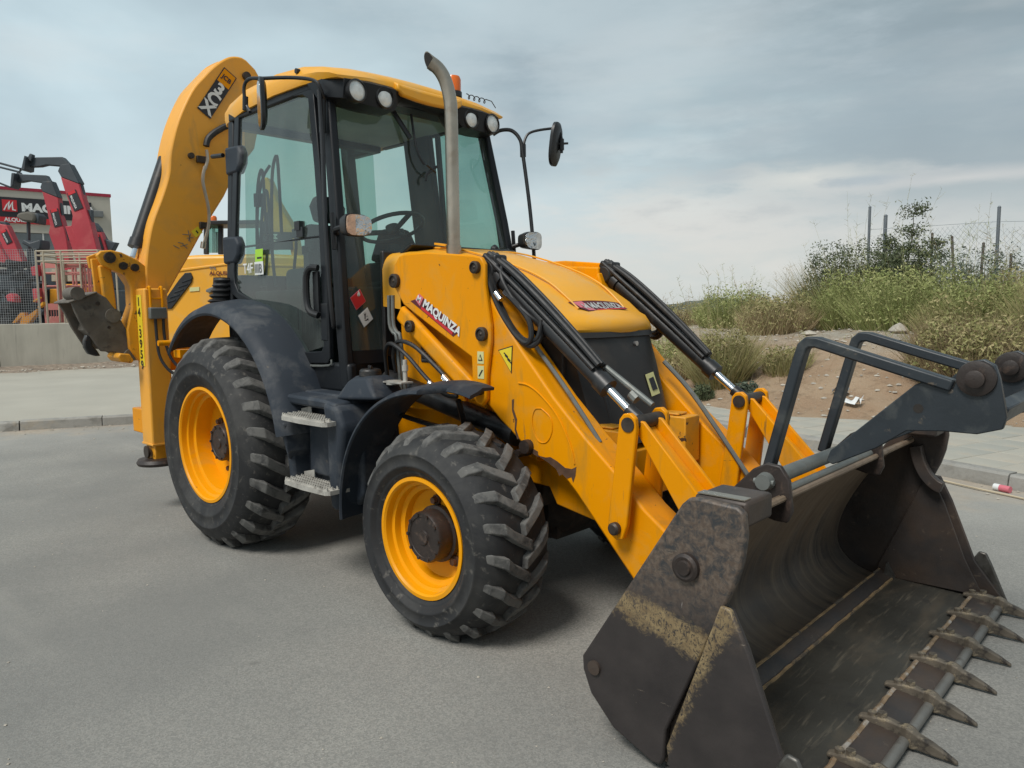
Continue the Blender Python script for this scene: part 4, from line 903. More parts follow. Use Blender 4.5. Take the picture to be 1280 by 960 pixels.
# teeth
tm = []
for i in range(8):
    y = -1.10+i*2.20/7
    if i == 0:
        sec = [(4.000,.020,.056,.072),(4.05,.026,.056,.084),(4.09,.021,.052,.090),(4.145,.019,.016,.084),(4.165,.027,.016,.088),(4.185,.027,.014,.080),(4.20,.020,.014,.068),(4.24,.019,.012,.056),(4.28,.014,.010,.040),(4.325,.008,.004,.018)]
        a = MB(); a.loft([[(x_,y-w_*.85,z0_),(x_,y+w_*.85,z0_),(x_,y+w_*.8,z1_),(x_,y-w_*.8,z1_)] for x_, w_, z0_, z1_ in sec])
        o = a.build('tooth', M_tooth, bkt, bevel=.006, smooth=0); y_0 = y
        b = MB(); b.cyl((4.045,y,.07),(4.045,y,.094),.016,n=8); bo_ = b.build('tooth_bolt', M_tooth, bkt); b = MB(); b.cyl((4.085,y,.085),(4.085,y,.104),.016,n=8); bp_ = b.build('tooth_bolt', M_tooth, bkt)
    else:
        for src in (o, bo_, bp_):
            c2 = src.copy(); C.objects.link(c2); c2.location = (random.uniform(-.006,.006), y-y_0, 0)
# fold-over fork frames standing on the tube along the bucket top
tbm = MB(); tbm.cyl((3.655,-.56,.905),(3.655,.52,.905),.030,n=22); fk_t = tbm.build('fork_tube', M_pipe, bkt, smooth=40)
mb = MB(); mb.cyl((3.70,-.50,.862),(3.70,.50,.862),.017,n=14); mb.build('fork_tube', M_pipe, bkt)
for s in (-1, 1):
    y = s*.53 
    lg = MB(); lg.prism([(3.50,.80),(3.52,.86),(3.60,.945),(3.655,.975),(3.71,.97),(3.745,.92),(3.76,.80),(3.74,.755),(3.69,.755)], 'y', y-.012, y+.012); lg.build('fork_lug', M_hub, bkt, bevel=.006)
    nb = MB(); nb.cyl((3.655,y,.905),(3.655,y+s*.045,.905),.038,.030,18); nb.cyl((3.615,y+s*.028,.905),(3.695,y+s*.028,.905),.011,n=10); nb.build('tube_end_nut', M_pipe, bkt, smooth=30)
for s in (-1, 1):
    y = s*.30; f_ = MB()
    f_.bar([(3.555,y,.885),(3.625,y,1.16),(3.680,y,1.375),(3.692,y,1.412),(3.712,y,1.430),(3.745,y,1.430),(3.95,y,1.368),(4.22,y,1.288)], .058, .042)
    fo = f_.build('fork_frame', M_fork, bkt, bevel=.007)
    p_ = MB(); p_.prism([(3.795,.965),(3.81,1.01),(3.86,1.055),(4.10,1.285),(4.14,1.305),(4.22,1.275),(4.245,1.335),(4.27,1.375),(4.31,1.385),(4.345,1.365),(4.36,1.32),(4.385,1.19),(4.375,1.15),(4.30,1.125),(4.20,1.125),(4.08,1.115),(3.98,1.04),(3.86,.975),(3.82,.955)], 'y', y-.014, y+.014)
    p_.build('fork_plate', M_fork, bkt, bevel=.004)
    for yy in (-1, 1):
        q = MB(); q.lathe([(.062,0),(.060,yy*.012),(.048,yy*.016),(.030,yy*.016),(.030,yy*.036),(.018,yy*.04),(.001,yy*.04)], (4.292,y+yy*.014,1.318), n=26); q.build('fork_pin', M_hub, bkt, smooth=30)
        q = MB(); q.cyl((4.115,y+yy*.0142,1.20),(4.115,y+yy*.0150,1.20),.017,n=16); q.build('bolt_hole', M_und, bkt)
mb = MB(); mb.box(4.34,4.37,-.28,.28,1.18,1.22); mb.obox((4.355,0,1.2),(.02,0,-.012),(0,.28,0),(.012,0,.03)); mb.build('fork_crossbar', M_fork, bkt, bevel=.006)

# ---- cab
def cyz(z): return .765-max(0, z-1.7)*.08
def axz(z): return 1.18-.092*(z-1.13) if z < 2 else 1.10-.195*(z-2)
def pillar(mb, pts, w, d):      # pts (x, y, z)
    rings = []
    for x, y, z in pts: rings.append([(x-w/2,y-d/2,z),(x+w/2,y-d/2,z),(x+w/2,y+d/2,z),(x-w/2,y+d/2,z)])
    mb.loft(rings)
cb = MB()
zz = [1.12,1.5,1.85,2.2,2.55,2.90]
for s in (-1, 1):
    pillar(cb, [(axz(z)+.005, s*(cyz(z)-.025), z) for z in zz], .085, .055)
    if s < 0: pillar(cb, [(-.19-.04*(z-1.6), s*(cyz(z)-.02), z) for z in [1.25,1.7,2.1,2.5,2.96]], .075, .05)
    else:
        pillar(cb, [(.29, cyz(z)-.03, z) for z in [1.25,1.5]]+[(.27-.05*(z-1.9), cyz(z)-.03, z) for z in [1.9,2.3,2.7,2.96]], .30, .06)
        pillar(cb, [(-.60, cyz(z)-.12, z) for z in [1.25,1.7,2.1,2.5,2.96]], .09, .09)
cb.box(-.30,-.22,-.66,.66,1.25,1.84); cb.box(-.63,-.28,.60,.68,1.25,1.84); cb.box(-.63,-.28,.58,.66,2.88,2.95)                 # rear bulkhead below the back window
cb.prism([(-.74,1.12),(.74,1.12),(.74,1.27),(-.74,1.27)], 'x', 1.10, 1.195)
cb.prism([(-.68,2.885),(.68,2.885),(.66,2.96),(-.66,2.96)], 'x', .80, .98)
cb.box(-.25,.9,-.685,-.63,2.90,2.965); cb.box(-.25,.9,.63,.685,2.90,2.965); cb.box(-.29,-.20,-.60,.60,2.86,2.93)
cab = cb.build('cab_frame', M_cabd, BH, bevel=.012)
lw = MB(); lw.prism([(-.24,1.66),(.12,1.60),(.40,1.48),(.66,1.27),(1.23,1.27),(1.24,1.10),(.70,1.09),(.62,1.05),(-.24,1.05)], 'y', -.765, -.70)
lw.prism([(-.24,1.66),(.12,1.60),(.40,1.48),(.66,1.27),(1.23,1.27),(1.24,1.10),(.70,1.09),(-.24,1.05)], 'y', .70, .765)
lw.box(.62,1.235,-.70,.70,1.05,1.12)
lw.build('cab_base', M_cabd, BH, bevel=.02)
fl = MB(); fl.box(-.25,1.16,-.68,.68,1.121,1.15); fl.box(-.25,.35,-.68,.68,1.151,1.45); fl.build('cab_floor', M_seat, BH)
# curved door rim and door
def side_loop(pts, off): return [(x, -(cyz(z)+off), z) for x, z in pts]
dout = [(-.16,3.00),(.30,2.985),(.76,2.925),(.84,2.90),(.93,2.48),(1.00,2.10),(1.04,1.85),(1.065,1.55),(1.065,1.30),(1.04,1.265),(.78,1.255),(.70,1.275),(.58,1.38),(.38,1.51),(.15,1.605),(-.06,1.67),(-.145,1.71),(-.165,1.80),(-.165,2.3)]
din = [(-.095,2.955),(.30,2.945),(.715,2.895),(.785,2.86),(.875,2.45),(.945,2.085),(.985,1.84),(1.005,1.55),(1.005,1.375),(.975,1.335),(.79,1.325),(.725,1.345),(.60,1.44),(.40,1.555),(.165,1.65),(-.04,1.715),(-.095,1.78),(-.105,1.86),(-.10,2.3)]
def ringframe(o_, i_, off, th):
    n = len(o_); A = side_loop(o_, off); B = side_loop(i_, off); A2 = side_loop(o_, off-th); B2 = side_loop(i_, off-th)
    v = A+B+B2+A2; f = []
    for i in range(n):
        j = (i+1) % n
        for k in range(4): k2 = (k+1) % 4; f.append((k*n+i, k*n+j, k2*n+j, k2*n+i))
    return MB().add(v, f)
dr = ringframe(dout, din, .016, .032).build('cab_door', M_cabd, BH, bevel=.005)
def pane(poly, sgn, off):
    mb = MB(); zs = sorted(set([p[1] for p in poly])); z_a, z_b = zs[0], zs[-1]; lv = [z_a+.0005+(z_b-z_a-.001)*i/40 for i in range(41)]; v = []
    for z in lv:
        xs_ = []
        for i in range(len(poly)):
            a, b = poly[i], poly[(i+1) % len(poly)]
            if (a[1]-z)*(b[1]-z) <= 0 and a[1] != b[1]: xs_.append(a[0]+(b[0]-a[0])*(z-a[1])/(b[1]-a[1]))
        v += [(min(xs_), sgn*(cyz(z)+off), z), (max(xs_), sgn*(cyz(z)+off), z)]
    return mb.add(v, [(2*i, 2*i+1, 2*i+3, 2*i+2) for i in range(40)])
pane(din, -1, .002).build('door_glass', M_gls, dr, smooth=60)
sl = MB(); cl_ = side_loop([(x+(.012 if x > .4 else -.012), z-.012) for x, z in dout[8:16]], .014); sl.tube(cl_, .007, 6, 3); sl.build('door_seal', M_pipe, dr)
hd = MB(); hd.tube([(.985,-.79,1.83),(.94,-.815,1.83),(.905,-.82,1.78),(.90,-.82,1.65),(.93,-.82,1.575),(.99,-.80,1.55)], .021, 10, 5)
hd.obox((.965,-.79,1.69),(.028,0,0),(0,.008,0),(0,0,.12)); hd.build('door_handle', M_tube, dr)
mb = MB(); mb.box(.985,1.055,-.785,-.775,1.40,1.62); mb.build('lock_plate', M_cabd, dr, bevel=.01)
mb = MB(); mb.cyl((.72,-.72,2.10),(.72,-.76,2.10),.04,n=4); mb.obox((.74,-.735,2.06),(.035,0,0),(0,.02,0),(0,0,.03)); mb.build('window_catch', M_tube, dr)
mb = MB(); mb.cyl((.95,-.74,2.02),(-.05,-.73,2.02),.007,n=6)
for k in range(6): mb.obox((.68+.045*k,-.752,1.53-.012*k),(.004,0,0),(0,.004,0),(0,0,.07))
mb.build('door_inner_trim', M_cabd, dr)
for z, xx in ((2.62,-.20),(2.00,-.20)):
    h_ = MB(); yy = -(cyz(z)+.03); h_.loft([[(xx-.055,yy,z-.085),(xx+.10,yy,z-.085),(xx+.16,yy,z-.03),(xx+.17,yy,z+.04),(xx+.13,yy,z+.09),(xx-.055,yy,z+.10)], [(xx-.055,yy+.06,z-.095),(xx+.11,yy+.06,z-.095),(xx+.17,yy+.06,z-.03),(xx+.18,yy+.06,z+.04),(xx+.14,yy+.06,z+.10),(xx-.055,yy+.06,z+.11)]])
    h_.build('door_hinge', M_plas, dr, bevel=.015)
mb = MB(); mb.cyl((-.26,-.73,2.67),(-.40,-.74,2.68),.016,n=8); mb.build('door_stay_peg', M_tube, dr)
# windscreen, side and rear glass
ws = MB(); zl = [1.27,1.55,1.85,2.0,2.3,2.6,2.87]
ws.loft([[(axz(z)+.02-.012*(0), s*(cyz(z)-.05), z) for s in (-1,-.5,0,.5,1)] for z in zl], cap=False, close=False)
for k, z in enumerate(zl):
    for j, s in enumerate((-1,-.5,0,.5,1)): 
        p = ws.v[k*5+j]; ws.v[k*5+j] = (p[0]+.05*(1-s*s), s*(cyz(z)-.05), p[2])
wso = ws.build('windscreen', M_gls, BH, smooth=80)
wb_ = MB(); zl2 = [1.27,1.33]; ro_ = []
wb_.loft([[(axz(z)+.024+.05*(1-(s/1.)**2), s*(cyz(z)-.055), z) for s in (-1,-.6,-.2,.2,.6,1)] for z in (1.262,1.34)], cap=False, close=False); wb_.build('windscreen_lower_band', M_cabd, BH)
dl = [(.40+(x+.165)*.545, z) for x, z in din]; do_l = [(.40+(x+.165)*.545, z) for x, z in dout]
pane(dl, 1, .002).build('left_door_glass', M_gls, BH, smooth=60)
rf = ringframe(do_l, dl, .016, .032); rf.v = [(x, -y, z) for x, y, z in rf.v]; rf.build('left_door', M_cabd, BH, bevel=.005)
rw = MB(); rw.add([(-.26,-.60,1.76),(-.26,.60,1.76),(-.26,.56,2.88),(-.26,-.56,2.88)], [(0,1,2,3)]); rw.build('rear_window', M_gls, BH, smooth=0)
# roof: yellow moulded cap with dark visor carrying the lamps
def roof_ring(x, hw, z0, z1, cr_): 
    r_ = [(x, -hw, z0), (x, -hw-.012, z0+(z1-z0)*.45), (x, -hw+.03, z1-.012)]
    for k in range(1, 8):
        u = -1+k/4; r_.append((x, (hw-.05)*u, z1+cr_*(1-u*u)))
    r_ += [(x, hw-.03, z1-.012), (x, hw+.012, z0+(z1-z0)*.45), (x, hw, z0)]; return r_
rr_ = MB(); rr_.loft([roof_ring(-.44,.56,2.93,2.95,.01), roof_ring(-.385,.63,2.90,3.00,.02), roof_ring(-.30,.67,2.90,3.05,.03), roof_ring(0,.70,2.93,3.085,.04), roof_ring(.40,.70,2.95,3.10,.04), roof_ring(.72,.70,2.945,3.075,.04), roof_ring(.93,.70,2.935,3.03,.035), roof_ring(1.05,.695,2.925,2.985,.03), roof_ring(1.10,.68,2.92,2.95,.02)])
roof = rr_.build('cab_roof', M_yel2, BH, smooth=50)
vs_ = MB(); vs_.loft([[(x0, y, z) for (x0, z) in sec] for y, sec in [
    (-.70, [(.80,2.94),(.96,2.935),(1.00,2.90),(.98,2.83),(.92,2.82)]), (-.64, [(.80,2.94),(1.07,2.945),(1.105,2.92),(1.08,2.815),(.94,2.80)]), (-.46, [(.80,2.94),(1.09,2.948),(1.13,2.92),(1.11,2.795),(.96,2.785)]),
    (-.29, [(.80,2.94),(1.09,2.948),(1.13,2.92),(1.11,2.795),(.96,2.79)]), (-.20, [(.80,2.94),(1.07,2.94),(1.10,2.91),(1.06,2.885),(.96,2.88)]), (0, [(.80,2.94),(1.07,2.94),(1.10,2.915),(1.06,2.895),(.96,2.89)]),
    (.20, [(.80,2.94),(1.07,2.94),(1.10,2.91),(1.06,2.885),(.96,2.88)]), (.29, [(.80,2.94),(1.09,2.948),(1.13,2.92),(1.11,2.795),(.96,2.79)]), (.46, [(.80,2.94),(1.09,2.948),(1.13,2.92),(1.11,2.795),(.96,2.785)]),
    (.64, [(.80,2.94),(1.07,2.945),(1.105,2.92),(1.08,2.815),(.94,2.80)]), (.70, [(.80,2.94),(.96,2.935),(1.00,2.90),(.98,2.83),(.92,2.82)])]])
vs_.build('lamp_visor', M_cabd, roof, smooth=40)
fcr = MB(); fcr.loft([[(1.095,y,2.925-dz),(1.135,y,2.925-dz),(1.130,y,2.965-dz*.3),(1.05,y,2.995)] for y, dz in ((-.27,0),(-.225,.03),(-.1,.042),(0,.045),(.1,.042),(.225,.03),(.27,0))]); fcr.build('roof_front_lip', M_yel2, roof, bevel=.012)
for y in (-.565,-.362,.362,.565):
    lm = MB(); lm.lathe([(.066,-.02),(.068,.024),(.060,.030),(.058,.020)], (1.10,y,2.862), ax='x', n=28); lo_ = lm.build('work_light', M_blk, roof, smooth=40)
    mb = MB(); mb.lathe([(.058,.018),(.042,.025),(.018,.029),(.001,.030)], (1.10,y,2.862), ax='x', n=28); mb.build('lamp_lens', M_lens, roof, smooth=60)
mb = MB(); mb.cyl((1.00,-.415,2.72),(1.005,-.415,2.722),.058,n=24)
# beacon and curly lead
mb = MB(); mb.cyl((.90,.40,3.05),(.90,.40,3.085),.062,n=24); be = mb.build('beacon', M_blk, roof)
mb = MB(); mb.lathe([(.055,0),(.056,.085),(.048,.105),(.001,.112)], (.90,.40,3.085), ax='z', n=24); mb.build('beacon_lens', M_amber, roof, smooth=45)
mb = MB(); pts = []
for i in range(60):
    u = i/59; pts.append((.95+.03*u+.006*math.sin(i*.42), .48+.17*u+.012*math.sin(i*.42), 3.066-.012*u+.016*math.cos(i*.42)))
mb.tube(pts+[(1.02,.66,3.05),(1.05,.67,3.0)], .0035, 5, 1); mb.build('curly_lead', M_hose, roof)
mb = MB(); mb.cyl((.70,-.688,3.035),(.70,-.712,3.035),.016,n=10); mb.build('roof_plug', M_hose, roof)
# mirrors and lamp brackets
def mirror(s):
    t = MB()
    if s < 0:
        t.tube([(.98,-.70,2.80),(1.0,-.735,2.86),(.96,-.755,2.915),(.80,-.80,2.955),(.58,-.86,2.985),(.46,-.89,3.0),(.41,-.90,2.96),(.42,-.90,2.86),(.47,-.90,2.80)], .011, 8, 5)
        t.cyl((.98,-.72,2.62),(.975,-.71,2.84),.020,n=10); t.cyl((.42,-.905,2.82),(.42,-.90,2.90),.018,n=8)
        ob = t.build('mirror_arm', M_tube, BH)
        c = Vector((.59,-.885,2.83)); nx = Vector((.36,.93,0)).normalized(); 
    else:
        t.tube([(.99,.70,2.83),(1.03,.74,2.86),(1.08,.80,2.86),(1.13,.83,2.80),(1.155,.835,2.70),(1.22,.835,2.30),(1.27,.82,1.95),(1.29,.80,1.72),(1.28,.79,1.60)], .014, 8, 5)
        t.tube([(1.15,.84,2.70),(1.15,.87,2.80),(1.17,.91,2.85),(1.25,1.00,2.875),(1.31,1.05,2.87),(1.335,1.06,2.80),(1.335,1.06,2.70)], .010, 8, 5)
        t.cyl((1.15,.845,2.67),(1.145,.85,2.76),.022,n=8); t.cyl((1.335,1.06,2.72),(1.335,1.06,2.80),.018,n=8); t.cyl((1.30,1.03,2.765),(1.38,1.08,2.765),.008,n=6)
        ob = t.build('mirror_arm', M_tube, BH)
        c = Vector((1.31,1.02,2.76)); nx = Vector((.92,.30,-.12)).normalized()
    up = Vector((-.05,0,1)); sd_ = up.cross(nx).normalized(); up = nx.cross(sd_).normalized(); rings = []
    for (o_, k) in ((-.022,.80),(-.008,1.0),(.012,1.0),(.016,.93)):
        rings.append([c - nx*o_ + sd_*(.085*k)*math.copysign(abs(math.cos(a))**.7, math.cos(a)) + up*(.155*k)*math.copysign(abs(math.sin(a))**.7, math.sin(a)) for a in [2*PI*i/28 for i in range(28)]])
    mo = MB().loft(rings).build('mirror', M_tube, BH, smooth=40)
    MB().loft([[c - nx*.0165 + sd_*.078*.93*math.copysign(abs(math.cos(a))**.7, math.cos(a)) + up*.148*.93*math.copysign(abs(math.sin(a))**.7, math.sin(a)) for a in [2*PI*i/28 for i in range(28)]]]+[[c - nx*.018 + sd_*.078*.92*math.copysign(abs(math.cos(a))**.7, math.cos(a)) + up*.148*.92*math.copysign(abs(math.sin(a))**.7, math.sin(a)) for a in [2*PI*i/28 for i in range(28)]]]).build('mirror_glass', M_mir, mo)
mirror(-1); mirror(1)
for s in (-1, 1):       # head and turn lamps on brackets
    c = Vector((1.32, s*.737, 2.053)); w_, h_ = .090, .062
    def sq(k, x, kz=1): return [(c.x+x, c.y+w_*k*math.copysign(abs(math.cos(a))**.55, math.cos(a)), c.z+h_*k*kz*math.copysign(abs(math.sin(a))**.55, math.sin(a))*(1+ .12*math.cos(a)*-s*-1)) for a in [2*PI*i/32 for i in range(32)]]
    lo_ = MB().loft([sq(.45,-.085), sq(.85,-.06), sq(1.0,-.01), sq(1.0,.012), sq(.93,.014)]).build('headlamp', M_blk, BH, smooth=40)
    yo = c.y-w_*.88 if s < 0 else c.y+w_*.88
    pts = sq(.93,.016); inner = [p for p in pts]
    spl = c.y + s*.028
    A = [(p[0], (max(p[1], spl) if s < 0 else min(p[1], spl)), p[2]) for p in pts]
    B = [(p[0], (min(p[1], spl) if s < 0 else max(p[1], spl)), p[2]) for p in pts]
    MB().loft([A, [(p[0]+.010, p[1]*.98+c.y*.02, p[2]*.985+c.z*.015) for p in A]]).build('headlamp_lens', M_lens2, lo_, smooth=50)
    MB().loft([B, [(p[0]+.010, p[1]*.98+c.y*.02, p[2]*.985+c.z*.015) for p in B]]).build('turn_signal_lens', pm('pale_amber_lens_%s' % ('left' if s > 0 else 'right'), (.62,.38,.26) if s < 0 else (.55,.53,.50), .12, .85, var=.25, vs=25, bs=.7, bscale=25), lo_, smooth=50)
    b = MB(); b.tube([(1.12,s*.74,2.02),(1.17,s*.78,2.04),(1.24,s*.765,2.05)], .016, 8, 4); b.cyl((1.13,s*.765,1.93),(1.115,s*.765,2.14),.014,n=8); b.build('lamp_bracket', M_tube, lo_)
# black rails beside the right windscreen pillar
mb = MB(); mb.tube([(.985,-.735,2.86),(1.03,-.755,2.55),(1.085,-.79,2.2),(1.125,-.81,1.9),(1.15,-.815,1.62),(1.145,-.80,1.50),(1.12,-.78,1.48)], .014, 8, 5)
mb.build('grab_rail', M_tube, BH)
mb = MB(); mb.tube([(1.16,.66,2.0),(1.22,.60,1.99),(1.25,.50,1.975),(1.24,.42,1.99)], .008, 6, 4); mb.tube([(1.22,.60,1.99),(1.24,.56,1.96),(1.26,.50,1.93)], .006, 6, 3); mb.lathe([(.001,-.02),(.03,-.015),(.035,0),(.02,.02),(.001,.022)], (1.25,.44,1.98), ax='x', n=14); mb.build('washer_arm', M_tube, BH)
# wipers, seat, console, steering wheel
mb = MB(); mb.tube([(1.02,-.08,2.83),(1.09,-.10,2.60),(1.12,-.06,2.50)], .008, 6, 3); mb.tube([(1.00,-.22,2.84),(1.08,-.14,2.66)], .016, 6, 3); mb.cyl((1.13,-.05,2.50),(1.135,.02,2.46),.007,n=6); mb.tube([(1.135,.03,2.50),(1.13,.0,2.48),(1.13,-.05,2.44),(1.13,-.06,2.40)], .009, 6, 3); mb.build('wiper', M_tube, BH)
def interior():
    sw = MB(); c = Vector((.78,-.07,2.13)); n = Vector((-.40,0,1)).normalized(); u = Vector((0,1,0)); w_ = n.cross(u)
    pts = [c+(u*math.cos(a)+w_*math.sin(a))*.215 for a in [2*PI*i/32 for i in range(33)]]; sw.tube(pts, .014, 8, 1)
    for a in (.5, 2.6, 4.7): sw.tube([c-n*.03, c+(u*math.cos(a)+w_*math.sin(a))*.215], .018, 6, 1)
    sw.cyl(c-n*.04, c+n*.015, .045, n=16); k = c+(u*math.cos(.6)+w_*math.sin(.6))*.215; sw.cyl(k, k+n*.06, .022, n=12)
    sw.build('steering_wheel', M_tube, BH)
    co_ = MB(); co_.loft([[(.80,-.09,1.15),(1.05,-.09,1.15),(1.05,.12,1.15),(.80,.12,1.15)], [(.80,-.08,1.75),(1.0,-.09,1.75),(1.0,.12,1.75),(.80,.12,1.70)], [(.80,-.12,2.03),(.86,-.12,2.0),(.86,-.04,2.0),(.80,-.04,2.03)]]); co_.box(.92,1.12,-.60,-.05,1.16,1.72); co_.box(.9,1.12,.2,.62,1.16,1.72)
    co_.build('front_console', M_seat, BH, bevel=.02)
    se = MB(); se.box(.02,.52,-.24,.24,1.46,1.60); se.loft([[(.02,-.23,1.60),(.14,-.23,1.60),(.14,.23,1.60),(.02,.23,1.60)], [(-.08,-.24,1.9),(.04,-.24,1.9),(.04,.24,1.9),(-.08,.24,1.9)], [(-.13,-.2,2.22),(-.03,-.2,2.22),(-.03,.2,2.22),(-.13,.2,2.22)]])
    se.loft([[(-.13,-.12,2.24),(-.04,-.12,2.24),(-.04,.12,2.24),(-.13,.12,2.24)], [(-.15,-.14,2.36),(-.05,-.14,2.36),(-.05,.14,2.36),(-.15,.14,2.36)], [(-.15,-.10,2.44),(-.07,-.10,2.44),(-.07,.10,2.44),(-.15,.10,2.44)]])
    se.box(.0,.42,-.33,-.26,1.74,1.80); se.box(.0,.42,.26,.33,1.74,1.80)
    se.build('seat', M_seat, BH, bevel=.03, seg=3)
    cn = MB(); cn.box(-.1,.5,-.62,-.38,1.16,1.72); cn.box(-.15,.62,.46,.66,1.16,1.97)
    for (x, y, z) in ((.40,-.45,2.02),(.30,-.52,2.10),(.22,-.40,2.0),(.42,.45,1.98),(-.1,-.5,2.25)): cn.tube([(x-.08,y,1.70),(x,y,z-.1),(x,y,z)], .012, 6, 2); cn.cyl((x,y,z-.03),(x,y,z+.03),.024,n=10)
    cn.tube([(-.12,-.55,1.7),(-.16,-.55,2.2),(-.16,-.5,2.5),(-.12,-.45,2.62)], .012, 6, 3)
    cn.build('side_console', M_seat, BH, bevel=.015)
    hs_ = MB()  # tubes added inside to stand in for hoses reflected in the door glass
    for (x, y, h_) in ((-.05,-.60,2.55),(.04,-.62,2.40),(.12,-.58,2.62)): hs_.tube([(x,y,1.75),(x-.03,y,2.0),(x-.01,y+.01,h_-.15),(x+.03,y+.02,h_),(x+.06,y+.02,h_-.06),(x+.07,y+.02,2.1)], .011, 7, 4)
    for (x, y, z) in ((-.03,-.60,2.35),(.06,-.60,2.15),(.0,-.58,2.02),(.42,-.50,1.92)): hs_.obox((x,y,z),(.03,0,0),(0,.02,0),(0,0,.045))
    hs_.build('mirrored_hoses_and_clutter', M_tube, BH)
    rb_ = MB(); rb_.box(-.10,.30,.30,.60,1.76,1.95); rb_.loft([[(.05,.25,1.95),(.35,.25,1.95),(.35,.58,1.95),(.05,.58,1.95)],[(.12,.30,2.20),(.28,.30,2.20),(.28,.50,2.20),(.12,.50,2.20)]]); rb_.box(.30,.62,-.62,-.50,1.70,1.86)
    rb_.build('cab_trim', M_seat, BH, bevel=.04, seg=3)
    lin = MB(); lin.box(-.24,.95,-.62,.62,2.91,2.925); lin.build('roof_lining', pm('grey_roof_lining', (.55,.56,.53), .9), BH)
interior()

# ---- rear fenders
def arc(cx, cz, R, a0, a1, n): return [(cx+R*math.cos(math.radians(a0+(a1-a0)*i/n)), cz+R*math.sin(math.radians(a0+(a1-a0)*i/n))) for i in range(n+1)]
for s in (-1, 1):
    f_ = MB(); rings = []
    n = 26
    for i in range(n+1):
        a = math.radians(137-127*i/n); u = i/n
        wid = (.20+.14*min(1, u*3)) ; cx, cz = .04, .69
        def P(r, y): return (cx+r*math.cos(a), s*y, cz+r*math.sin(a))
        R0 = .90+.03*u
        yo = 1.075-.02*(1-u); yi = .745
        rings.append([P(R0+.055,yi), P(R0+.062,yi+.08), P(R0+.040,yo-.08), P(R0+.012,yo-.02), P(R0-.03,yo), P(R0-.045,yo-.008), P(R0-.012,yo-.035), P(R0+.02,yo-.09), P(R0+.035,yi)])
    f_.loft(rings); fo = f_.build('rear_fender', M_plas, BH, smooth=50)
    # lower front apron of the fender
    ap = MB(); ap.loft([[(.84,s*1.045,1.06),(.965,s*1.05,.92),(.97,s*1.03,.76),(.93,s*1.0,.70)], [(.80,s*.72,1.10),(1.0,s*.72,.98),(1.0,s*.72,.76),(.95,s*.72,.70)]], cap=True); ap.build('fender_apron', M_plas, fo, bevel=.01)
    ll = MB()
    for k in range(5): 
        z = 1.655+.036*k; ll.lathe([(.075-.005*k,-.014),(.095-.007*k,0),(.075-.005*k,.014)], (-.27+.012*k,s*.79,z), ax='z', n=20)
    ll.lathe([(.07,-.05),(.05,.17),(.001,.17)], (-.26,s*.79,1.65), ax='z', n=16)
    ll.build('air_intake_bellows', M_blk, BH, smooth=30)
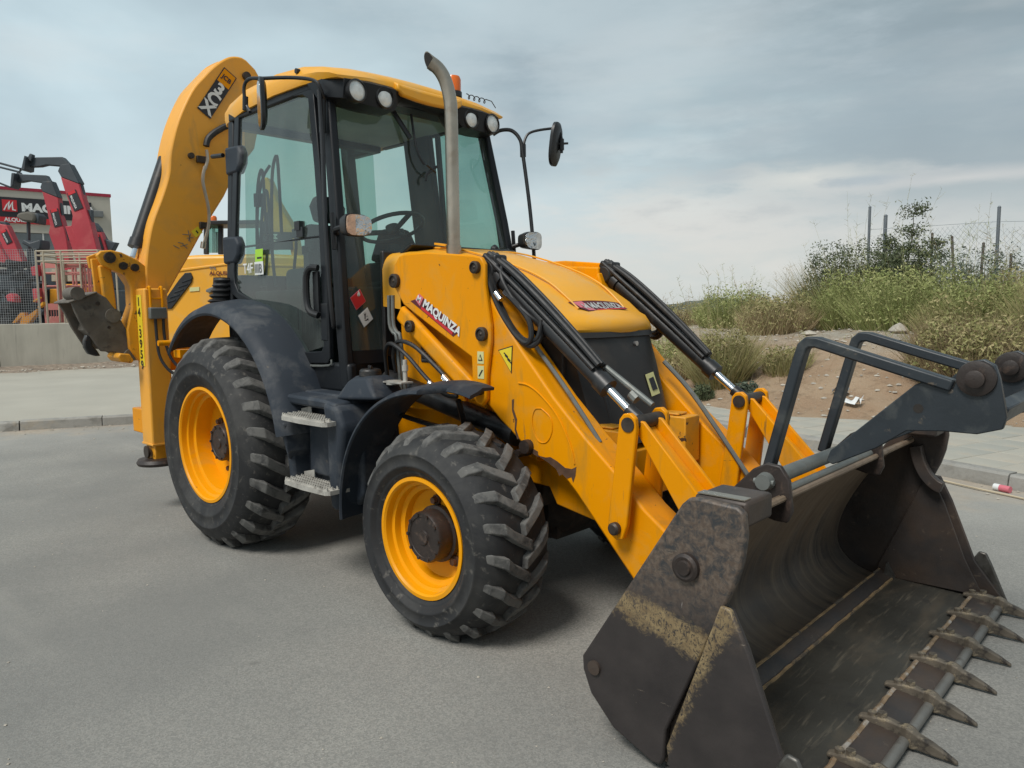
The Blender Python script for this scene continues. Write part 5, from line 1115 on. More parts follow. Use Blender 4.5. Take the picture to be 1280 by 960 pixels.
# ---- fuel tank / step box and front fender on each side
for s in (-1, 1):
    tk_ = MB(); tk_.prism([(.80,1.09),(.90,1.105),(1.34,1.10),(1.40,1.10),(1.47,.98),(1.50,.80),(1.50,.56),(1.44,.49),(1.38,.47),(.95,.55),(.90,.60),(.84,.85)], 'y', s*.88, s*.60)
    t_o = tk_.build('tank_box', M_plas, BH, bevel=.02, seg=3)
    e1 = MB(); e1.loft([[(.86,s*.99,1.045),(.90,s*.99,1.09),(1.30,s*.99,1.085),(1.42,s*.99,1.07),(1.42,s*.99,1.01),(1.30,s*.985,1.03),(.93,s*.985,1.035),(.90,s*.985,1.00)], [(.86,s*.87,1.05),(.90,s*.87,1.10),(1.30,s*.87,1.095),(1.42,s*.87,1.08),(1.42,s*.87,1.01),(1.30,s*.87,1.03),(.93,s*.87,1.035),(.90,s*.87,1.0)]]); e1.build('tank_shoulder', M_plas, t_o, bevel=.015)
    e2 = MB(); e2.prism([(1.30,1.08),(1.44,1.06),(1.50,.95),(1.465,.80),(1.445,.60),(1.43,.48),(1.36,.47),(1.34,.56),(1.33,.90)], 'y', s*1.0, s*.70); e2.build('tank_front_pillar', M_plas, t_o, bevel=.03, seg=3)
    e3 = MB(); e3.prism([(.84,1.05),(.90,1.05),(.97,.60),(.93,.55),(.90,.60)], 'y', s*.985, s*.86); e3.build('tank_rear_flange', M_plas, t_o, bevel=.015)
    e4 = MB(); e4.box(1.02,1.36,s*.915,s*.86,.62,.96); e4.build('tank_panel', M_plas, t_o, bevel=.015)
    bp = MB(); bp.loft([[(1.30,s*.92,1.08),(1.66,s*.90,1.10),(1.66,s*.68,1.10),(1.30,s*.68,1.08)], [(1.37,s*.88,1.18),(1.58,s*.88,1.20),(1.60,s*.70,1.20),(1.38,s*.70,1.18)], [(1.41,s*.85,1.215),(1.54,s*.85,1.22),(1.55,s*.72,1.22),(1.42,s*.72,1.215)]]); bp.build('filler_neck', M_plas, t_o, bevel=.02, seg=3)
    cp = MB(); cp.lathe([(.062,0),(.060,.03),(.05,.04),(.001,.04)], (1.475,s*.79,1.215), ax='z', n=24); cp.obox((1.475,s*.79,1.262),(.04,s*.02,0),(-.004,.01,0),(0,0,.010)); cp.build('fuel_cap', M_blk, t_o, bevel=.004)
    for z, x0, x1 in ((.975,.98,1.44),(.60,.985,1.445)):
        p_ = MB(); y0, y1 = s*1.075, s*.93
        p_.prism([(x0,y1),(x0,y0+s*-.02),(x0+.02,y0),((x0+x1)/2,y0+s*.012),(x1-.02,y0),(x1,y0+s*-.02),(x1,y1)], 'z', z-.020, z+.004)
        for k in range(4):
            yy = y0-s*(.012+.034*k); p_.box(x0+.012,x1-.012,yy-.004,yy+.004,z+.004,z+.014)
            for q in range(19): xx = x0+.02+q*(x1-x0-.04)/18; p_.box(xx-.005,xx+.005,yy-.004,yy+.004,z+.014,z+.021)
        p_.prism([(x0,z),(x0+.11,z),(x0+.11,z+.055),(x0,z+.030)], 'y', y1, y1+s*.004)
        p_.build('step', M_zinc, t_o, smooth=0)
    # front fender
    ff = MB(); rings = []; n = 40
    for i in range(n+1):
        u = i/n; a = math.radians(182-106*u); cx, cz = WB-.02, .46
        yo = 1.00 if u < .87 else .84
        yi = .68
        R0 = .715+.02*math.sin(u*PI)+.05*max(0, u-.75)
        def P(r, y): return (cx+r*math.cos(a), s*y, cz+r*math.sin(a))
        rings.append([P(R0+.030,yi), P(R0+.034,yi+.08), P(R0+.018,yo-.05), P(R0+.002,yo-.005), P(R0-.012,yo), P(R0-.018,yo-.010), P(R0-.004,yo-.05), P(R0+.016,yi+.08), P(R0+.015,yi)])
    ff.loft(rings); fo = ff.build('front_fender', M_plas, BH, smooth=50)
    br = MB(); br.tube([(2.02,s*.58,.92),(2.08,s*.66,1.02),(2.14,s*.74,1.12)], .015, 8, 3); br.tube([(1.60,s*.70,1.0),(1.9,s*.74,.98),(2.2,s*.74,.96),(2.42,s*.72,.92)], .014, 8, 4); br.build('fender_bracket', M_blk, fo)
# hoses over the right front fender and pipes behind the arm pivot
mb = MB()
mb.tube([(1.46,-.60,1.22),(1.48,-.63,1.32),(1.56,-.66,1.40),(1.70,-.66,1.38),(1.86,-.64,1.27),(1.98,-.62,1.17),(2.05,-.61,1.14)], .012, 8, 6)
mb.tube([(1.38,-.60,1.18),(1.42,-.64,1.33),(1.52,-.68,1.39),(1.66,-.68,1.33),(1.80,-.66,1.21),(1.92,-.64,1.13),(2.0,-.62,1.12)], .012, 8, 6); mb.build('hydraulic_hose', M_hose, BH)
mb = MB()
for (x, y, z) in ((1.86,-.665,1.165),(1.945,-.64,1.20)): mb.cyl((x-.03,y,z+.022),(x+.025,y,z-.018),.017,n=12)
mb.build('hose_crimp', M_chr, BH)
mb = MB()
for k, x in enumerate((1.44,1.475)): mb.tube([(x,-.62,1.66),(x+.0,-.62,1.50),(x+.03,-.62,1.45),(x+.06,-.62,1.42),(x+.07,-.61,1.20),(x+.07,-.60,1.10)], .011, 8, 4)
mb.build('steel_brake_pipe', M_pipe, BH)
mb = MB(); mb.box(1.60,1.76,-.80,-.72,1.185,1.193); mb.cyl((1.72,-.74,1.193),(1.72,-.74,1.31),.012,n=10); mb.cyl((1.72,-.74,1.25),(1.72,-.74,1.28),.017,n=10); mb.cyl((1.645,-.76,1.175),(1.645,-.76,1.196),.042,n=18); mb.build('isolator_bracket', M_zinc, BH)

# ---- backhoe end
rf_ = MB(); rf_.box(-1.64,-1.425,-.95,1.0,.60,.80); rf_.box(-1.64,-1.425,-.84,1.0,1.10,1.30); rf_.box(-1.45,-.90,-.40,.40,.62,1.30); rf_.build('rear_frame', M_yel, BH, bevel=.01)
mb = MB(); mb.cyl((-1.02,-.95,1.345),(-.92,.6,1.345),.022,n=12); mb.obox((-1.0,-.72,1.26),(.06,0,0),(0,.10,0),(0,0,.03)); mb.build('rear_cross_bar', M_yel, BH)
for s in (-1, 1):
    x0, x1 = -1.41, -1.20; y0, y1 = s*.965, s*.785
    sb = MB(); sb.box(x0,x1,min(y0,y1),max(y0,y1),.52,1.77); so_ = sb.build('stabiliser_leg', M_yelb, BH, bevel=.014)
    s2 = MB(); s2.box(x0+.02,x1-.018,min(y0,y1)+.018,max(y0,y1)-.018,.40,.53); s2.build('stabiliser_inner_leg', M_yelworn, so_, bevel=.01)
    s3 = MB(); s3.box(x0-.004,x1+.004,min(y0,y1)-.004,max(y0,y1)+.004,.525,.54); s3.build('leg_collar', M_yelb, so_, bevel=.002)
    s3 = MB(); s3.lathe([(.001,.0),(.10,0),(.155,.008),(.165,.03),(.15,.055),(.09,.06),(.001,.06)], ((x0+x1)/2+.02,(y0+y1)/2+s*.02,.355), ax='z', n=32); s3.build('stabiliser_foot', M_hub, so_, smooth=40)
    s3 = MB(); s3.cyl((x1-.10,y0+s*.002,.47),(x1-.10,y0+s*.02,.47),.05,n=16); s3.build('foot_pin', M_pin, so_)
s3 = MB(); s3.box(-1.199,-1.15,-.945,-.815,1.53,1.62); s3.build('hose_manifold', M_pipe, BH, bevel=.008)
s3 = MB()
for y in (-.93,-.84): s3.tube([(-1.22,y,1.765),(-1.18,y,1.78),(-1.17,y,1.74),(-1.17,y,1.62)], .010, 8, 5)
s3.cyl((-1.17,-.93,1.69),(-1.17,-.84,1.69),.006,n=6)
s3.build('manifold_pipe', M_yel, BH)
s3 = MB()
for k, y in enumerate((-.90,-.84)): s3.tube([(-1.17,y,1.54),(-1.165,y,1.38),(-1.14,y+.01+.02*k,1.22),(-1.08,y+.08+.02*k,1.10+.02*k),(-1.0,y+.22,1.06+.02*k),(-.98,y+.4,1.06)], .012, 8, 5)
s3.build('stabiliser_hose', M_hose, BH)
# boom folded across the back, seen broadside
bo = [(.06,3.74),(0,3.755),(-.10,3.73),(-.22,3.64),(-.34,3.51),(-.44,3.38),(-.56,3.13),(-.635,2.88),(-.66,2.70),(-.72,2.52),(-.81,2.30),(-.86,2.10),(-.885,1.93),(-.89,1.75),(-.89,1.30),(-.76,1.30),(-.72,1.73),(-.61,1.91),(-.51,2.07),(-.38,2.29),(-.20,2.56),(-.10,2.75),(.10,3.0),(.20,3.40),(.19,3.60),(.14,3.68)]
bq = smooth_path([Vector((a, b, 0)) for a, b in bo[:13]], 4); bo = [(p.x, p.y) for p in bq]+bo[13:]
b_ = MB(); b_.prism(bo, 'x', -1.35, -1.62); boom = b_.build('boom', M_yelb, BH, bevel=.015)
b2_ = MB(); b2_.prism([(.10,3.70),(0,3.775)]+[(p.x, p.y) for p in smooth_path([Vector(q) for q in ((-.06,3.765,0),(-.20,3.66,0),(-.40,3.39,0),(-.55,3.08,0),(-.61,2.82,0),(-.64,2.60,0))], 4)]+[(-.55,2.60),(-.50,3.0),(-.2,3.5)], 'x', -1.625, -1.66); b2_.build('boom_back_plate', M_yelb, boom, bevel=.01)
for (y, z, r) in ((.045,3.60,.035),(-.475,2.86,.024)):
    q = MB(); q.cyl((-1.349,y,z),(-1.32,y,z),r,n=16); q.build('boom_pin', M_pin, boom)
for (y, z) in ((-.385,2.84),(-.39,2.30)): q = MB(); q.obox((-1.335,y,z),(.015,0,0),(0,.045,0),(0,0,.028)); q.build('pipe_clamp', M_pin, boom, bevel=.004)
q = MB(); q.tube([(-1.31,-.375,2.78),(-1.31,-.40,2.66),(-1.31,-.365,2.45),(-1.31,-.37,2.30),(-1.31,-.42,2.14)], .014, 8, 5); q.cyl((-1.31,-.42,2.16),(-1.31,-.43,2.11),.022,n=10); q.tube([(-1.31,-.355,2.92),(-1.31,-.35,2.84),(-1.31,-.375,2.76)], .013, 8, 4); q.build('boom_steel_pipe', M_steel, boom)
q = MB(); q.tube([(-1.31,-.355,2.95),(-1.31,-.33,3.02),(-1.30,-.24,3.10),(-1.28,-.12,3.16),(-1.26,.1,3.2)], .026, 10, 5); q.build('boom_hose', M_hose, boom)
# dipper end and links
a, b = Vector((-1.56,-.575,2.86)), Vector((-1.53,-.865,2.12)); d = (b-a).normalized()
q = MB(); q.cyl(a+d*.02, b, .066, n=22); q.cyl(b-d*.05, b+d*.02, .074, n=22); bram = q.build('boom_ram', M_blk, BH, smooth=40)
MB().cyl(b, b+d*.10, .030, n=14).build('ram_rod', M_chr, bram)
q = MB(); q.prism([(-1.235,2.02),(-1.20,2.055),(-1.13,2.065),(-1.05,2.05),(-.94,2.00),(-.88,1.95),(-.86,1.86),(-.87,1.55),(-.87,1.20),(-.98,1.20),(-1.04,1.30),(-1.045,1.45),(-1.0,1.62),(-1.0,1.78),(-1.035,1.87),(-1.13,1.915),(-1.20,1.95)], 'x', -1.36, -1.40); dip = q.build('dipper_end', M_yelworn, BH, bevel=.01)
q = MB(); q.prism([(-1.13,2.0),(-1.05,2.02),(-.94,1.98),(-.88,1.9),(-.87,1.20),(-1.0,1.20),(-1.02,1.5),(-.97,1.64),(-.97,1.80),(-1.03,1.90),(-1.13,1.93)], 'x', -1.40, -1.58); q.build('dipper_box', M_yelworn, dip, bevel=.008)
q = MB(); q.prism([(-1.235,2.02),(-1.13,2.065),(-1.13,1.91),(-1.22,1.93)], 'x', -1.60, -1.56); q.bar([(-1.48,-1.215,2.0),(-1.48,-1.19,1.55)], .03, .05, side=(1,0,0)); q.build('tipping_link', M_yelworn, dip, bevel=.006)
q = MB(); q.bar([(-1.43,-1.165,1.95),(-1.43,-1.15,1.80),(-1.43,-1.13,1.45)], .05, .085, side=(1,0,0)); q.build('tipping_link', M_yelworn, dip, bevel=.01)
for (y, z, r) in ((-1.145,2.005,.042),(-1.05,1.945,.030),(-.965,1.935,.030)):
    q = MB(); q.cyl((-1.36,y,z),(-1.335,y,z),r,n=18); q.cyl((-1.34,y,z),(-1.33,y,z),r*.5,n=8); q.build('link_pin', M_pin, dip)
hk = pm('dusty_quick_hitch', (.11,.095,.078), .75, .1, var=.25, vs=8, patches=[((.17,.15,.125), 6, .45, .7), ((.05,.045,.04), 12, .58, .7)], bs=.3, bscale=30)
q = MB(); q.prism([(-1.40,1.60),(-1.42,1.68),(-1.24,1.745),(-1.17,1.70),(-1.11,1.61),(-.985,1.33),(-.975,1.25),(-1.01,1.19),(-1.06,1.20),(-1.13,1.275),(-1.23,1.285),(-1.265,1.33),(-1.315,1.42),(-1.345,1.47),(-1.37,1.52)], 'x', -1.27, -1.30); hit = q.build('quick_hitch', hk, BH, bevel=.008)
q = MB(); q.prism([(-1.38,1.58),(-1.42,1.66),(-1.25,1.72),(-1.12,1.60),(-.99,1.31),(-1.01,1.21),(-1.13,1.29),(-1.25,1.30),(-1.34,1.47)], 'x', -1.60, -1.57); q.prism([(-1.44,1.655),(-1.44,1.67),(-1.24,1.748),(-1.235,1.735)], 'x', -1.25, -1.62); q.prism([(-1.30,1.45),(-1.26,1.60),(-1.15,1.60),(-1.10,1.42),(-1.18,1.34)], 'x', -1.30, -1.57); q.build('hitch_body', hk, hit, bevel=.008)
q = MB(); q.prism([(-1.325,1.42),(-1.295,1.40),(-1.285,1.33),(-1.255,1.29),(-1.235,1.25),(-1.27,1.25),(-1.32,1.27),(-1.345,1.32),(-1.345,1.37)], 'x', -1.275, -1.33); q.build('hitch_hook', M_blk, hit, bevel=.01)
q = MB(); q.cyl((-1.45,-1.375,1.73),(-1.25,-1.375,1.73),.05,n=20); q.build('hitch_roller', hk, hit)
for (y, z, r) in ((-1.135,1.56,.055),(-1.025,1.245,.048),(-1.235,1.655,.016),(-1.165,1.47,.012)):
    q = MB(); q.cyl((-1.27,y,z),(-1.245 if r > .03 else -1.266,y,z),r,n=18); q.build('hitch_pin', M_pin if r < .03 else hk, hit)
hit.location = (-.13, 0, 0)
q = MB(); q.prism([(-1.13,1.27),(-1.06,1.26),(-1.03,1.205),(-1.05,1.185),(-1.12,1.20),(-1.15,1.24)], 'x', -1.30, -1.55); q.build('dipper_nose', M_yelworn, dip, bevel=.01)

# ---- writing and stickers on the machine
# boom: black panel with stacked letters and a framed logo
Pt, Pr, Pb, Pq = Vector((-1.345,-.148,3.635)), Vector((-1.345,-.040,3.565)), Vector((-1.345,-.400,3.255)), Vector((-1.345,-.292,3.185))
up = (Pt-Pb).normalized(); rt = (Pr-Pt).normalized(); Ls = (Pt-Pb).length; wS = (Pr-Pt).length
nX = Vector((1,0,0)); sticker([Pb, Pb+rt*wS, Pb+rt*wS+up*Ls, Pb+up*Ls], nX, M_blkv, boom)
tp = Pb+up*(Ls*.70)+nX*.0025; sticker([tp+rt*.008, tp+rt*(wS-.008), tp+rt*(wS-.008)+up*(Ls*.28), tp+rt*.008+up*(Ls*.28)], nX, M_yel, boom)
text('JCB', Pb+up*(Ls*.80)+rt*(wS*.5)+nX*.006, rt, up, .055, M_blkv, boom, bold=.03, align='CENTER')
for ch_, k in (('3', .485), ('C', .265), ('X', .045)): text(ch_, Pb+up*(Ls*k)+rt*(wS*.5)+nX*.003, rt, up, .135, M_whi, boom, bold=.035, align='CENTER', sx=1.15)
# pale ghost print and a yellow diamond low on the boom
for k in range(9): 
    c_ = Vector((-1.3485, -.60+random.uniform(-.07,.10), 2.20+random.uniform(-.10,.05))); 
    a_ = random.random()*PI; sticker(rect(c_, (0,math.cos(a_),math.sin(a_)), (0,-math.sin(a_),math.cos(a_)), random.uniform(.03,.07), .005), nX, M_ghost, boom, 'scuffed_print')
sticker(rect((-1.348,-.455,2.245),(0,.8,.6),(0,-.6,.8),.075,.062), nX, M_yelv, boom); sticker(rect((-1.346,-.455,2.245),(0,.8,.6),(0,-.6,.8),.012,.025), nX, M_blkv, boom)
# stabiliser: yellow strip with digits one above another
Y_ = Vector((0,-1,0)); sticker(rect((-1.305,-.9665,1.44),(1,0,0),(0,0,1),.10,.56), Y_, M_yelv, BH, 'number_strip')
for i, g_ in enumerate(('1','4','.','3','9','5','9')):
    text(g_, (-1.305,-.9700,1.655-.083*i-.02), (1,0,0), (0,0,1), .095, M_blkv, BH, bold=.02, align='CENTER', sx=1.1)
# arm badge
ex_ = Vector((.37,0,-.205)).normalized(); ez_ = Vector((.205,0,.37)).normalized(); o0 = Vector((1.615,-.6055,1.625)); L_ = .395; H_ = .064
sticker([o0, o0+ex_*L_, o0+ex_*(L_+.02)+ez_*.03, o0+ex_*(L_-.005)+ez_*H_, o0+ex_*.075+ez_*H_], Y_, M_maroon, arm, 'badge')
sticker([o0+ex_*.035+ez_*.028+Y_*.0016, o0+ex_*.085+ez_*.014+Y_*.0016, o0+ex_*.092+ez_*.068+Y_*.0016, o0+ex_*.05+ez_*.072+Y_*.0016], Y_, M_pinkv, arm, 'badge_square')
sticker([o0+ex_*.10+ez_*.004+Y_*.0016, o0+ex_*(L_-.01)+ez_*.004+Y_*.0016, o0+ex_*(L_-.01)+ez_*.020+Y_*.0016, o0+ex_*.10+ez_*.020+Y_*.0016], Y_, M_redv, arm, 'badge_strip')
text('MAQUINZA', o0+ex_*.105+ez_*.026+Y_*.0035, ex_, ez_, .062, M_whi, arm, bold=.04, sx=1.0)
text('M', o0+ex_*.044+ez_*.030+Y_*.0040, ex_, ez_, .046, M_whi, arm, bold=.02)
# bonnet badge, laid on the crown of the nose
def hz(x, y):
    for i in range(len(hs)-1):
        if hs[i][0] <= x <= hs[i+1][0]:
            u = (x-hs[i][0])/(hs[i+1][0]-hs[i][0]); zt = hs[i][1]+(hs[i+1][1]-hs[i][1])*u; hw = hs[i][2]+(hs[i+1][2]-hs[i][2])*u
            rs = hs[i][4]+(hs[i+1][4]-hs[i][4])*u; return zt-.35*rs*min(1, abs(y)/(hw-rs))**2
    u = (x-2.48)/.14; return 1.575-.075*u
def on_hood(me):
    for v in me.vertices: v.co.z = hz(v.co.x, v.co.y)+v.co.z
    return me
hx0, hx1 = 2.42, 2.50
def flat_on_hood(pts, th, mat, name):
    v = []; n = 14; q_ = 8
    for k in range(q_+1):
        for i in range(n+1):
            u = i/n; p = Vector(pts[0]).lerp(Vector(pts[1]), u).lerp(Vector(pts[3]).lerp(Vector(pts[2]), u), k/q_); v.append((p.x, p.y, hz(p.x, p.y)+th))
    mb = MB(); mb.add(v, [(k*(n+1)+i, k*(n+1)+i+1, (k+1)*(n+1)+i+1, (k+1)*(n+1)+i) for i in range(n) for k in range(q_)]); return mb.build(name, mat, ho, smooth=80)
flat_on_hood([(2.520,-.17,0),(2.505,.205,0),(2.445,.20,0),(2.435,-.235,0)], .0045, M_maroon, 'badge')
flat_on_hood([(2.513,-.155,0),(2.513,-.095,0),(2.442,-.13,0),(2.442,-.205,0)], .0065, M_pinkv, 'badge_square')
flat_on_hood([(2.514,-.08,0),(2.502,.195,0),(2.492,.195,0),(2.504,-.085,0)], .0065, M_redv, 'badge_strip')
tx = text('MAQUINZA', (2.497,-.105,0), (0,1,0), (-1,0,0), .058, M_whi, ho, bold=.04, sx=.90)
for v in tx.data.vertices: v.co.z = hz(v.co.x, v.co.y)+.0085
tx = text('M', (2.500,-.165,0), (0,1,0), (-1,0,0), .060, M_whi, ho, bold=.02)
for v in tx.data.vertices: v.co.z = hz(v.co.x, v.co.y)+.0085
# door stickers
sticker(rect((.255,-.768,1.945),(1,0,.0),(0,.05,1),.10,.085), Y_, M_grnv, dr); sticker(rect((.262,-.7705,1.93),(1,0,0),(0,0,1),.06,.012), Y_, M_blkv, dr)
text('T4F', (.045,-.776,1.835), (1,0,-.0), (0,0,1), .095, M_whi, dr, bold=.01, sx=.90); sticker(rect((.262,-.776,1.862),(1,0,0),(0,0,1),.115,.085), Y_, M_whi, dr); text('IIIB', (.210,-.780,1.832), (1,0,0), (0,0,1), .085, M_ghost, dr, bold=.005, sx=.85)
# hazard diamonds on the lower windscreen
def wsx(y, z): s_ = y/(cyz(z)-.05); return axz(z)+.02+.05*(1-s_*s_)
def diamond(c, half, m_, nm):
    y, z = c; pts = []
    for (dy, dz) in half: pts.append((wsx(y, z)+.004, y+dy, z+dz))
    return MB().loft([pts, [(p[0]+.002, p[1], p[2]) for p in pts]]).build(nm, m_, wso, smooth=0)
H4 = [(.015,.062),(.056,-.010),(-.015,-.062),(-.056,.010)]
for (c, m1, m2) in (((-.640,1.640), M_pinkv, M_redv), ((-.600,1.535), M_ghost, M_whi)):
    diamond(c, H4, m1, 'hazard_diamond_border'); 
    o = diamond(c, [(a*.93, b*.93) for a, b in H4], m2, 'hazard_diamond'); o.location.x = .0015
fl_ = [(0,.032),(.010,.016),(.011,.006),(.004,-.003),(-.004,-.003),(-.011,.006),(-.008,.016)]
o = diamond((-.636,1.662), fl_, M_whi, 'flame_symbol'); o.location.x = .0032
o = diamond((-.636,1.663), [(a*.4, b*.4-.004) for a, b in fl_], M_ghost, 'flame_symbol'); o.location.x = .0048
for pts in ([(-.006,-.02),(.004,-.02),(.006,.01),(.012,.03),(.004,.018),(0,.04),(-.003,.016),(-.014,.03),(-.005,.006)], [(-.012,-.028),(.012,-.026),(.032,-.012),(.030,-.022),(.040,-.032),(.026,-.030),(.010,-.036)], [(.012,.0),(.020,.006),(.030,.004),(.022,.0)]):
    o = diamond((-.606,1.540), [(a*.72, b*.72) for a, b in pts], M_blkv, 'environment_symbol'); o.location.x = .0032
# arm warning labels
sticker(rect((2.165,-.606,1.33),(1,0,0),(0,0,1),.046,.062), Y_, M_palev, arm); sticker(rect((2.165,-.606,1.255),(1,0,0),(0,0,1),.046,.066), Y_, M_palev, arm)
sticker([(2.149,-.6085,1.315),(2.181,-.6085,1.315),(2.165,-.6085,1.347)], Y_, M_blkv, arm); sticker([(2.156,-.6105,1.320),(2.174,-.6105,1.320),(2.165,-.6105,1.338)], Y_, M_palev, arm); sticker([(2.150,-.6085,1.235),(2.158,-.6085,1.235),(2.182,-.6085,1.268),(2.174,-.6085,1.268)], Y_, M_blkv, arm)
tri = [(2.262,1.37),(2.362,1.395),(2.352,1.255)]; sticker([(x,-.576,z) for x, z in tri], Y_, M_blkv, arm); c_ = Vector((2.325,0,1.34))
sticker([(c_.x+(x-c_.x)*.88,-.578,c_.z+(z-c_.z)*.88) for x, z in tri], Y_, M_yelv, arm)
for k in range(3): sticker(rect((2.318+.012*k,-.5800,1.348-.012*k*1.3),(.8,0,-.6),(.6,0,.8),.045-.012*abs(k-1),.006), Y_, M_blkv, arm)
# plate and label on the tower
pl_ = sticker(rect((1.635,-.503,1.335),(1,0,-.02),(0,0,1),.125,.115), Y_, M_blkv, BH, 'data_plate')
for k in range(7): sticker(rect((1.615+(.02 if k % 2 else 0),-.5048,1.375-.014*k),(1,0,0),(0,0,1),.07-.01*(k % 3),.004), Y_, M_ghost, BH, 'plate_line')
sticker(rect((1.745,-.503,1.285),(1,0,0),(0,0,1),.045,.062), Y_, M_palev, BH); sticker(rect((1.745,-.5045,1.283),(1,0,0),(0,0,1),.022,.026), Y_, M_blkv, BH)
sticker([(2.727,.105,1.105),(2.724,.188,1.115),(2.690,.173,1.23),(2.694,.091,1.22)], (1,0,0), M_palev, gob); sticker([(2.722,.122,1.135),(2.720,.172,1.14),(2.699,.160,1.205),(2.702,.112,1.197)], (1,0,0), M_blkv, gob)

# ================================================================ YARD AND BUILDING BEHIND, LEFT
FH = Vector((AF.x, AF.y, 0)).normalized(); RH = Vector((AR.x, AR.y, 0)).normalized(); UZ = Vector((0,0,1))
def slab(px, d, th, mb=None):             # outline at distance d, given real thickness away from the viewpoint
    mb = mb or MB(); a = [far(x, y, d) for x, y in px]; return mb.loft([a, [p+FH*th for p in a]])
def bx3(mb, c, w, dp, h): return mb.obox(Vector(c)+UZ*h/2, RH*w/2, FH*dp/2, UZ*h/2)
# building
A0, Bd = Vector((-40.7,7.17,0)), Vector((.83,4.92,0)).normalized()
def on_fac(px, py, off=0):
    r = AF+AR*(px-640)/FOC-AU*(py-480)/FOC; n = Vector((Bd.y, -Bd.x, 0)); A1 = A0+n*off
    return CP+r*((A1-CP).dot(n)/r.dot(n))
Bn = Vector((Bd.y, -Bd.x, 0))
E1 = on_fac(137,243); E1.z = 0; E0 = E1-Bd*30
bld = thing('industrial_building', 'cream industrial building with black sign and red roof trim beyond the yard', 'building', (0,0,0))
M_crm = pm('cream_cladding', (.50,.47,.40), .8, var=.05, vs=.6, patches=[((.42,.40,.34), .5, .5, .8, (1,1,.2))], bs=.1, bscale=5)
zt_ = 8.10
def fbox(s0, s1, z0, z1, o0, o1, mb): return mb.loft([[E1+Bd*s0+Bn*o0+UZ*z0, E1+Bd*s1+Bn*o0+UZ*z0, E1+Bd*s1+Bn*o0+UZ*z1, E1+Bd*s0+Bn*o0+UZ*z1], [E1+Bd*s0+Bn*o1+UZ*z0, E1+Bd*s1+Bn*o1+UZ*z0, E1+Bd*s1+Bn*o1+UZ*z1, E1+Bd*s0+Bn*o1+UZ*z1]])
fbox(-30, 0, 5.85, zt_-.01, 0, -20, MB()).build('upper_wall', M_crm, bld, smooth=0)
fbox(-30, 0, 1.2, 4.9, 0.001, -20, MB()).build('lower_wall', M_crm, bld, smooth=0)
fbox(-29.9, -.1, 4.88, 5.87, -.35, -19, MB()).build('window_core', pm('dark_interior', (.06,.065,.07), .6), bld, smooth=0)
fbox(-1.9, 0, 4.9, 5.85, .001, -.5, MB()).build('end_pier', M_crm, bld, smooth=0)
M_wgl = pm('window_glass', (.12,.14,.15), .08, .2, spec=.8)
M_wfr = pm('white_window_frame', (.6,.6,.58), .5)
for k in range(20):
    s1 = -1.95-k*1.35; 
    if s1 < -28: break
    o = fbox(s1-1.28, s1, 4.92, 5.83, -.12, -.14, MB()).build('window', M_wgl, bld, smooth=0)
    fbox(s1-1.35, s1-1.28, 4.90, 5.85, -.04, -.16, MB()).build('mullion', M_wfr, o, smooth=0)
fbox(-30.05, .05, zt_-.13, zt_+.03, .06, -.25, MB()).build('roof_trim', pm('red_trim', (.32,.02,.045), .6), bld, smooth=0)
sL, sR = -14.5, (on_fac(114,260)-E1).dot(Bd)
z0_, z1_ = on_fac(60,274).z, on_fac(60,250).z
fbox(sL, sR, z0_, z1_, .10, 0, MB()).build('sign_board', M_blkv, bld, smooth=0)
fbox(sL, (on_fac(63,280)-E1).dot(Bd), z0_-.30, z0_-.005, .10, 0, MB()).build('sign_strip', M_redv, bld, smooth=0)
def ftext(s, px, zz, size, mat, off=.115, **k): 
    p = on_fac(px, 260); return text(s, (p.x+Bn.x*off, p.y+Bn.y*off, zz), Bd, UZ, size, mat, bld, name='sign_lettering', ext=.01, **k)
ftext('MAQUINZA', 26.5, on_fac(30,264).z, .56, M_whi, bold=.05, sx=1.13)
ftext('ALQUILER', 4, z0_-.22, .26, M_whi, bold=.03)
q0, q1 = (on_fac(2.5,257)-E1).dot(Bd), (on_fac(21,257)-E1).dot(Bd); zl_, zh_ = on_fac(10,264.5).z, on_fac(10,250).z
fbox(q0, q1, zl_, zh_, .13, .10, MB()).build('sign_logo', M_redv, bld, smooth=0)
def lg(u, v): return E1+Bd*(q0+(q1-q0)*u)+Bn*.135+UZ*(zl_+(zh_-zl_)*v)
mb = MB()
for pts in ([(.10,.10),(.30,.55),(.48,.85),(.42,.45),(.40,.15)], [(.40,.15),(.55,.50),(.72,.82),(.68,.45),(.70,.15),(.90,.12)]): mb.bar([lg(*p) for p in pts], .02, .055, side=tuple(Bn))
mb.build('logo_stroke', M_whi, bld, smooth=0)
p = on_fac(121,268); mb = MB(); mb.obox(p+Bn*.15, Bd*.28, Bn*.15, UZ*.17); mb.build('wall_floodlight', M_ghost, bld, bevel=.03)

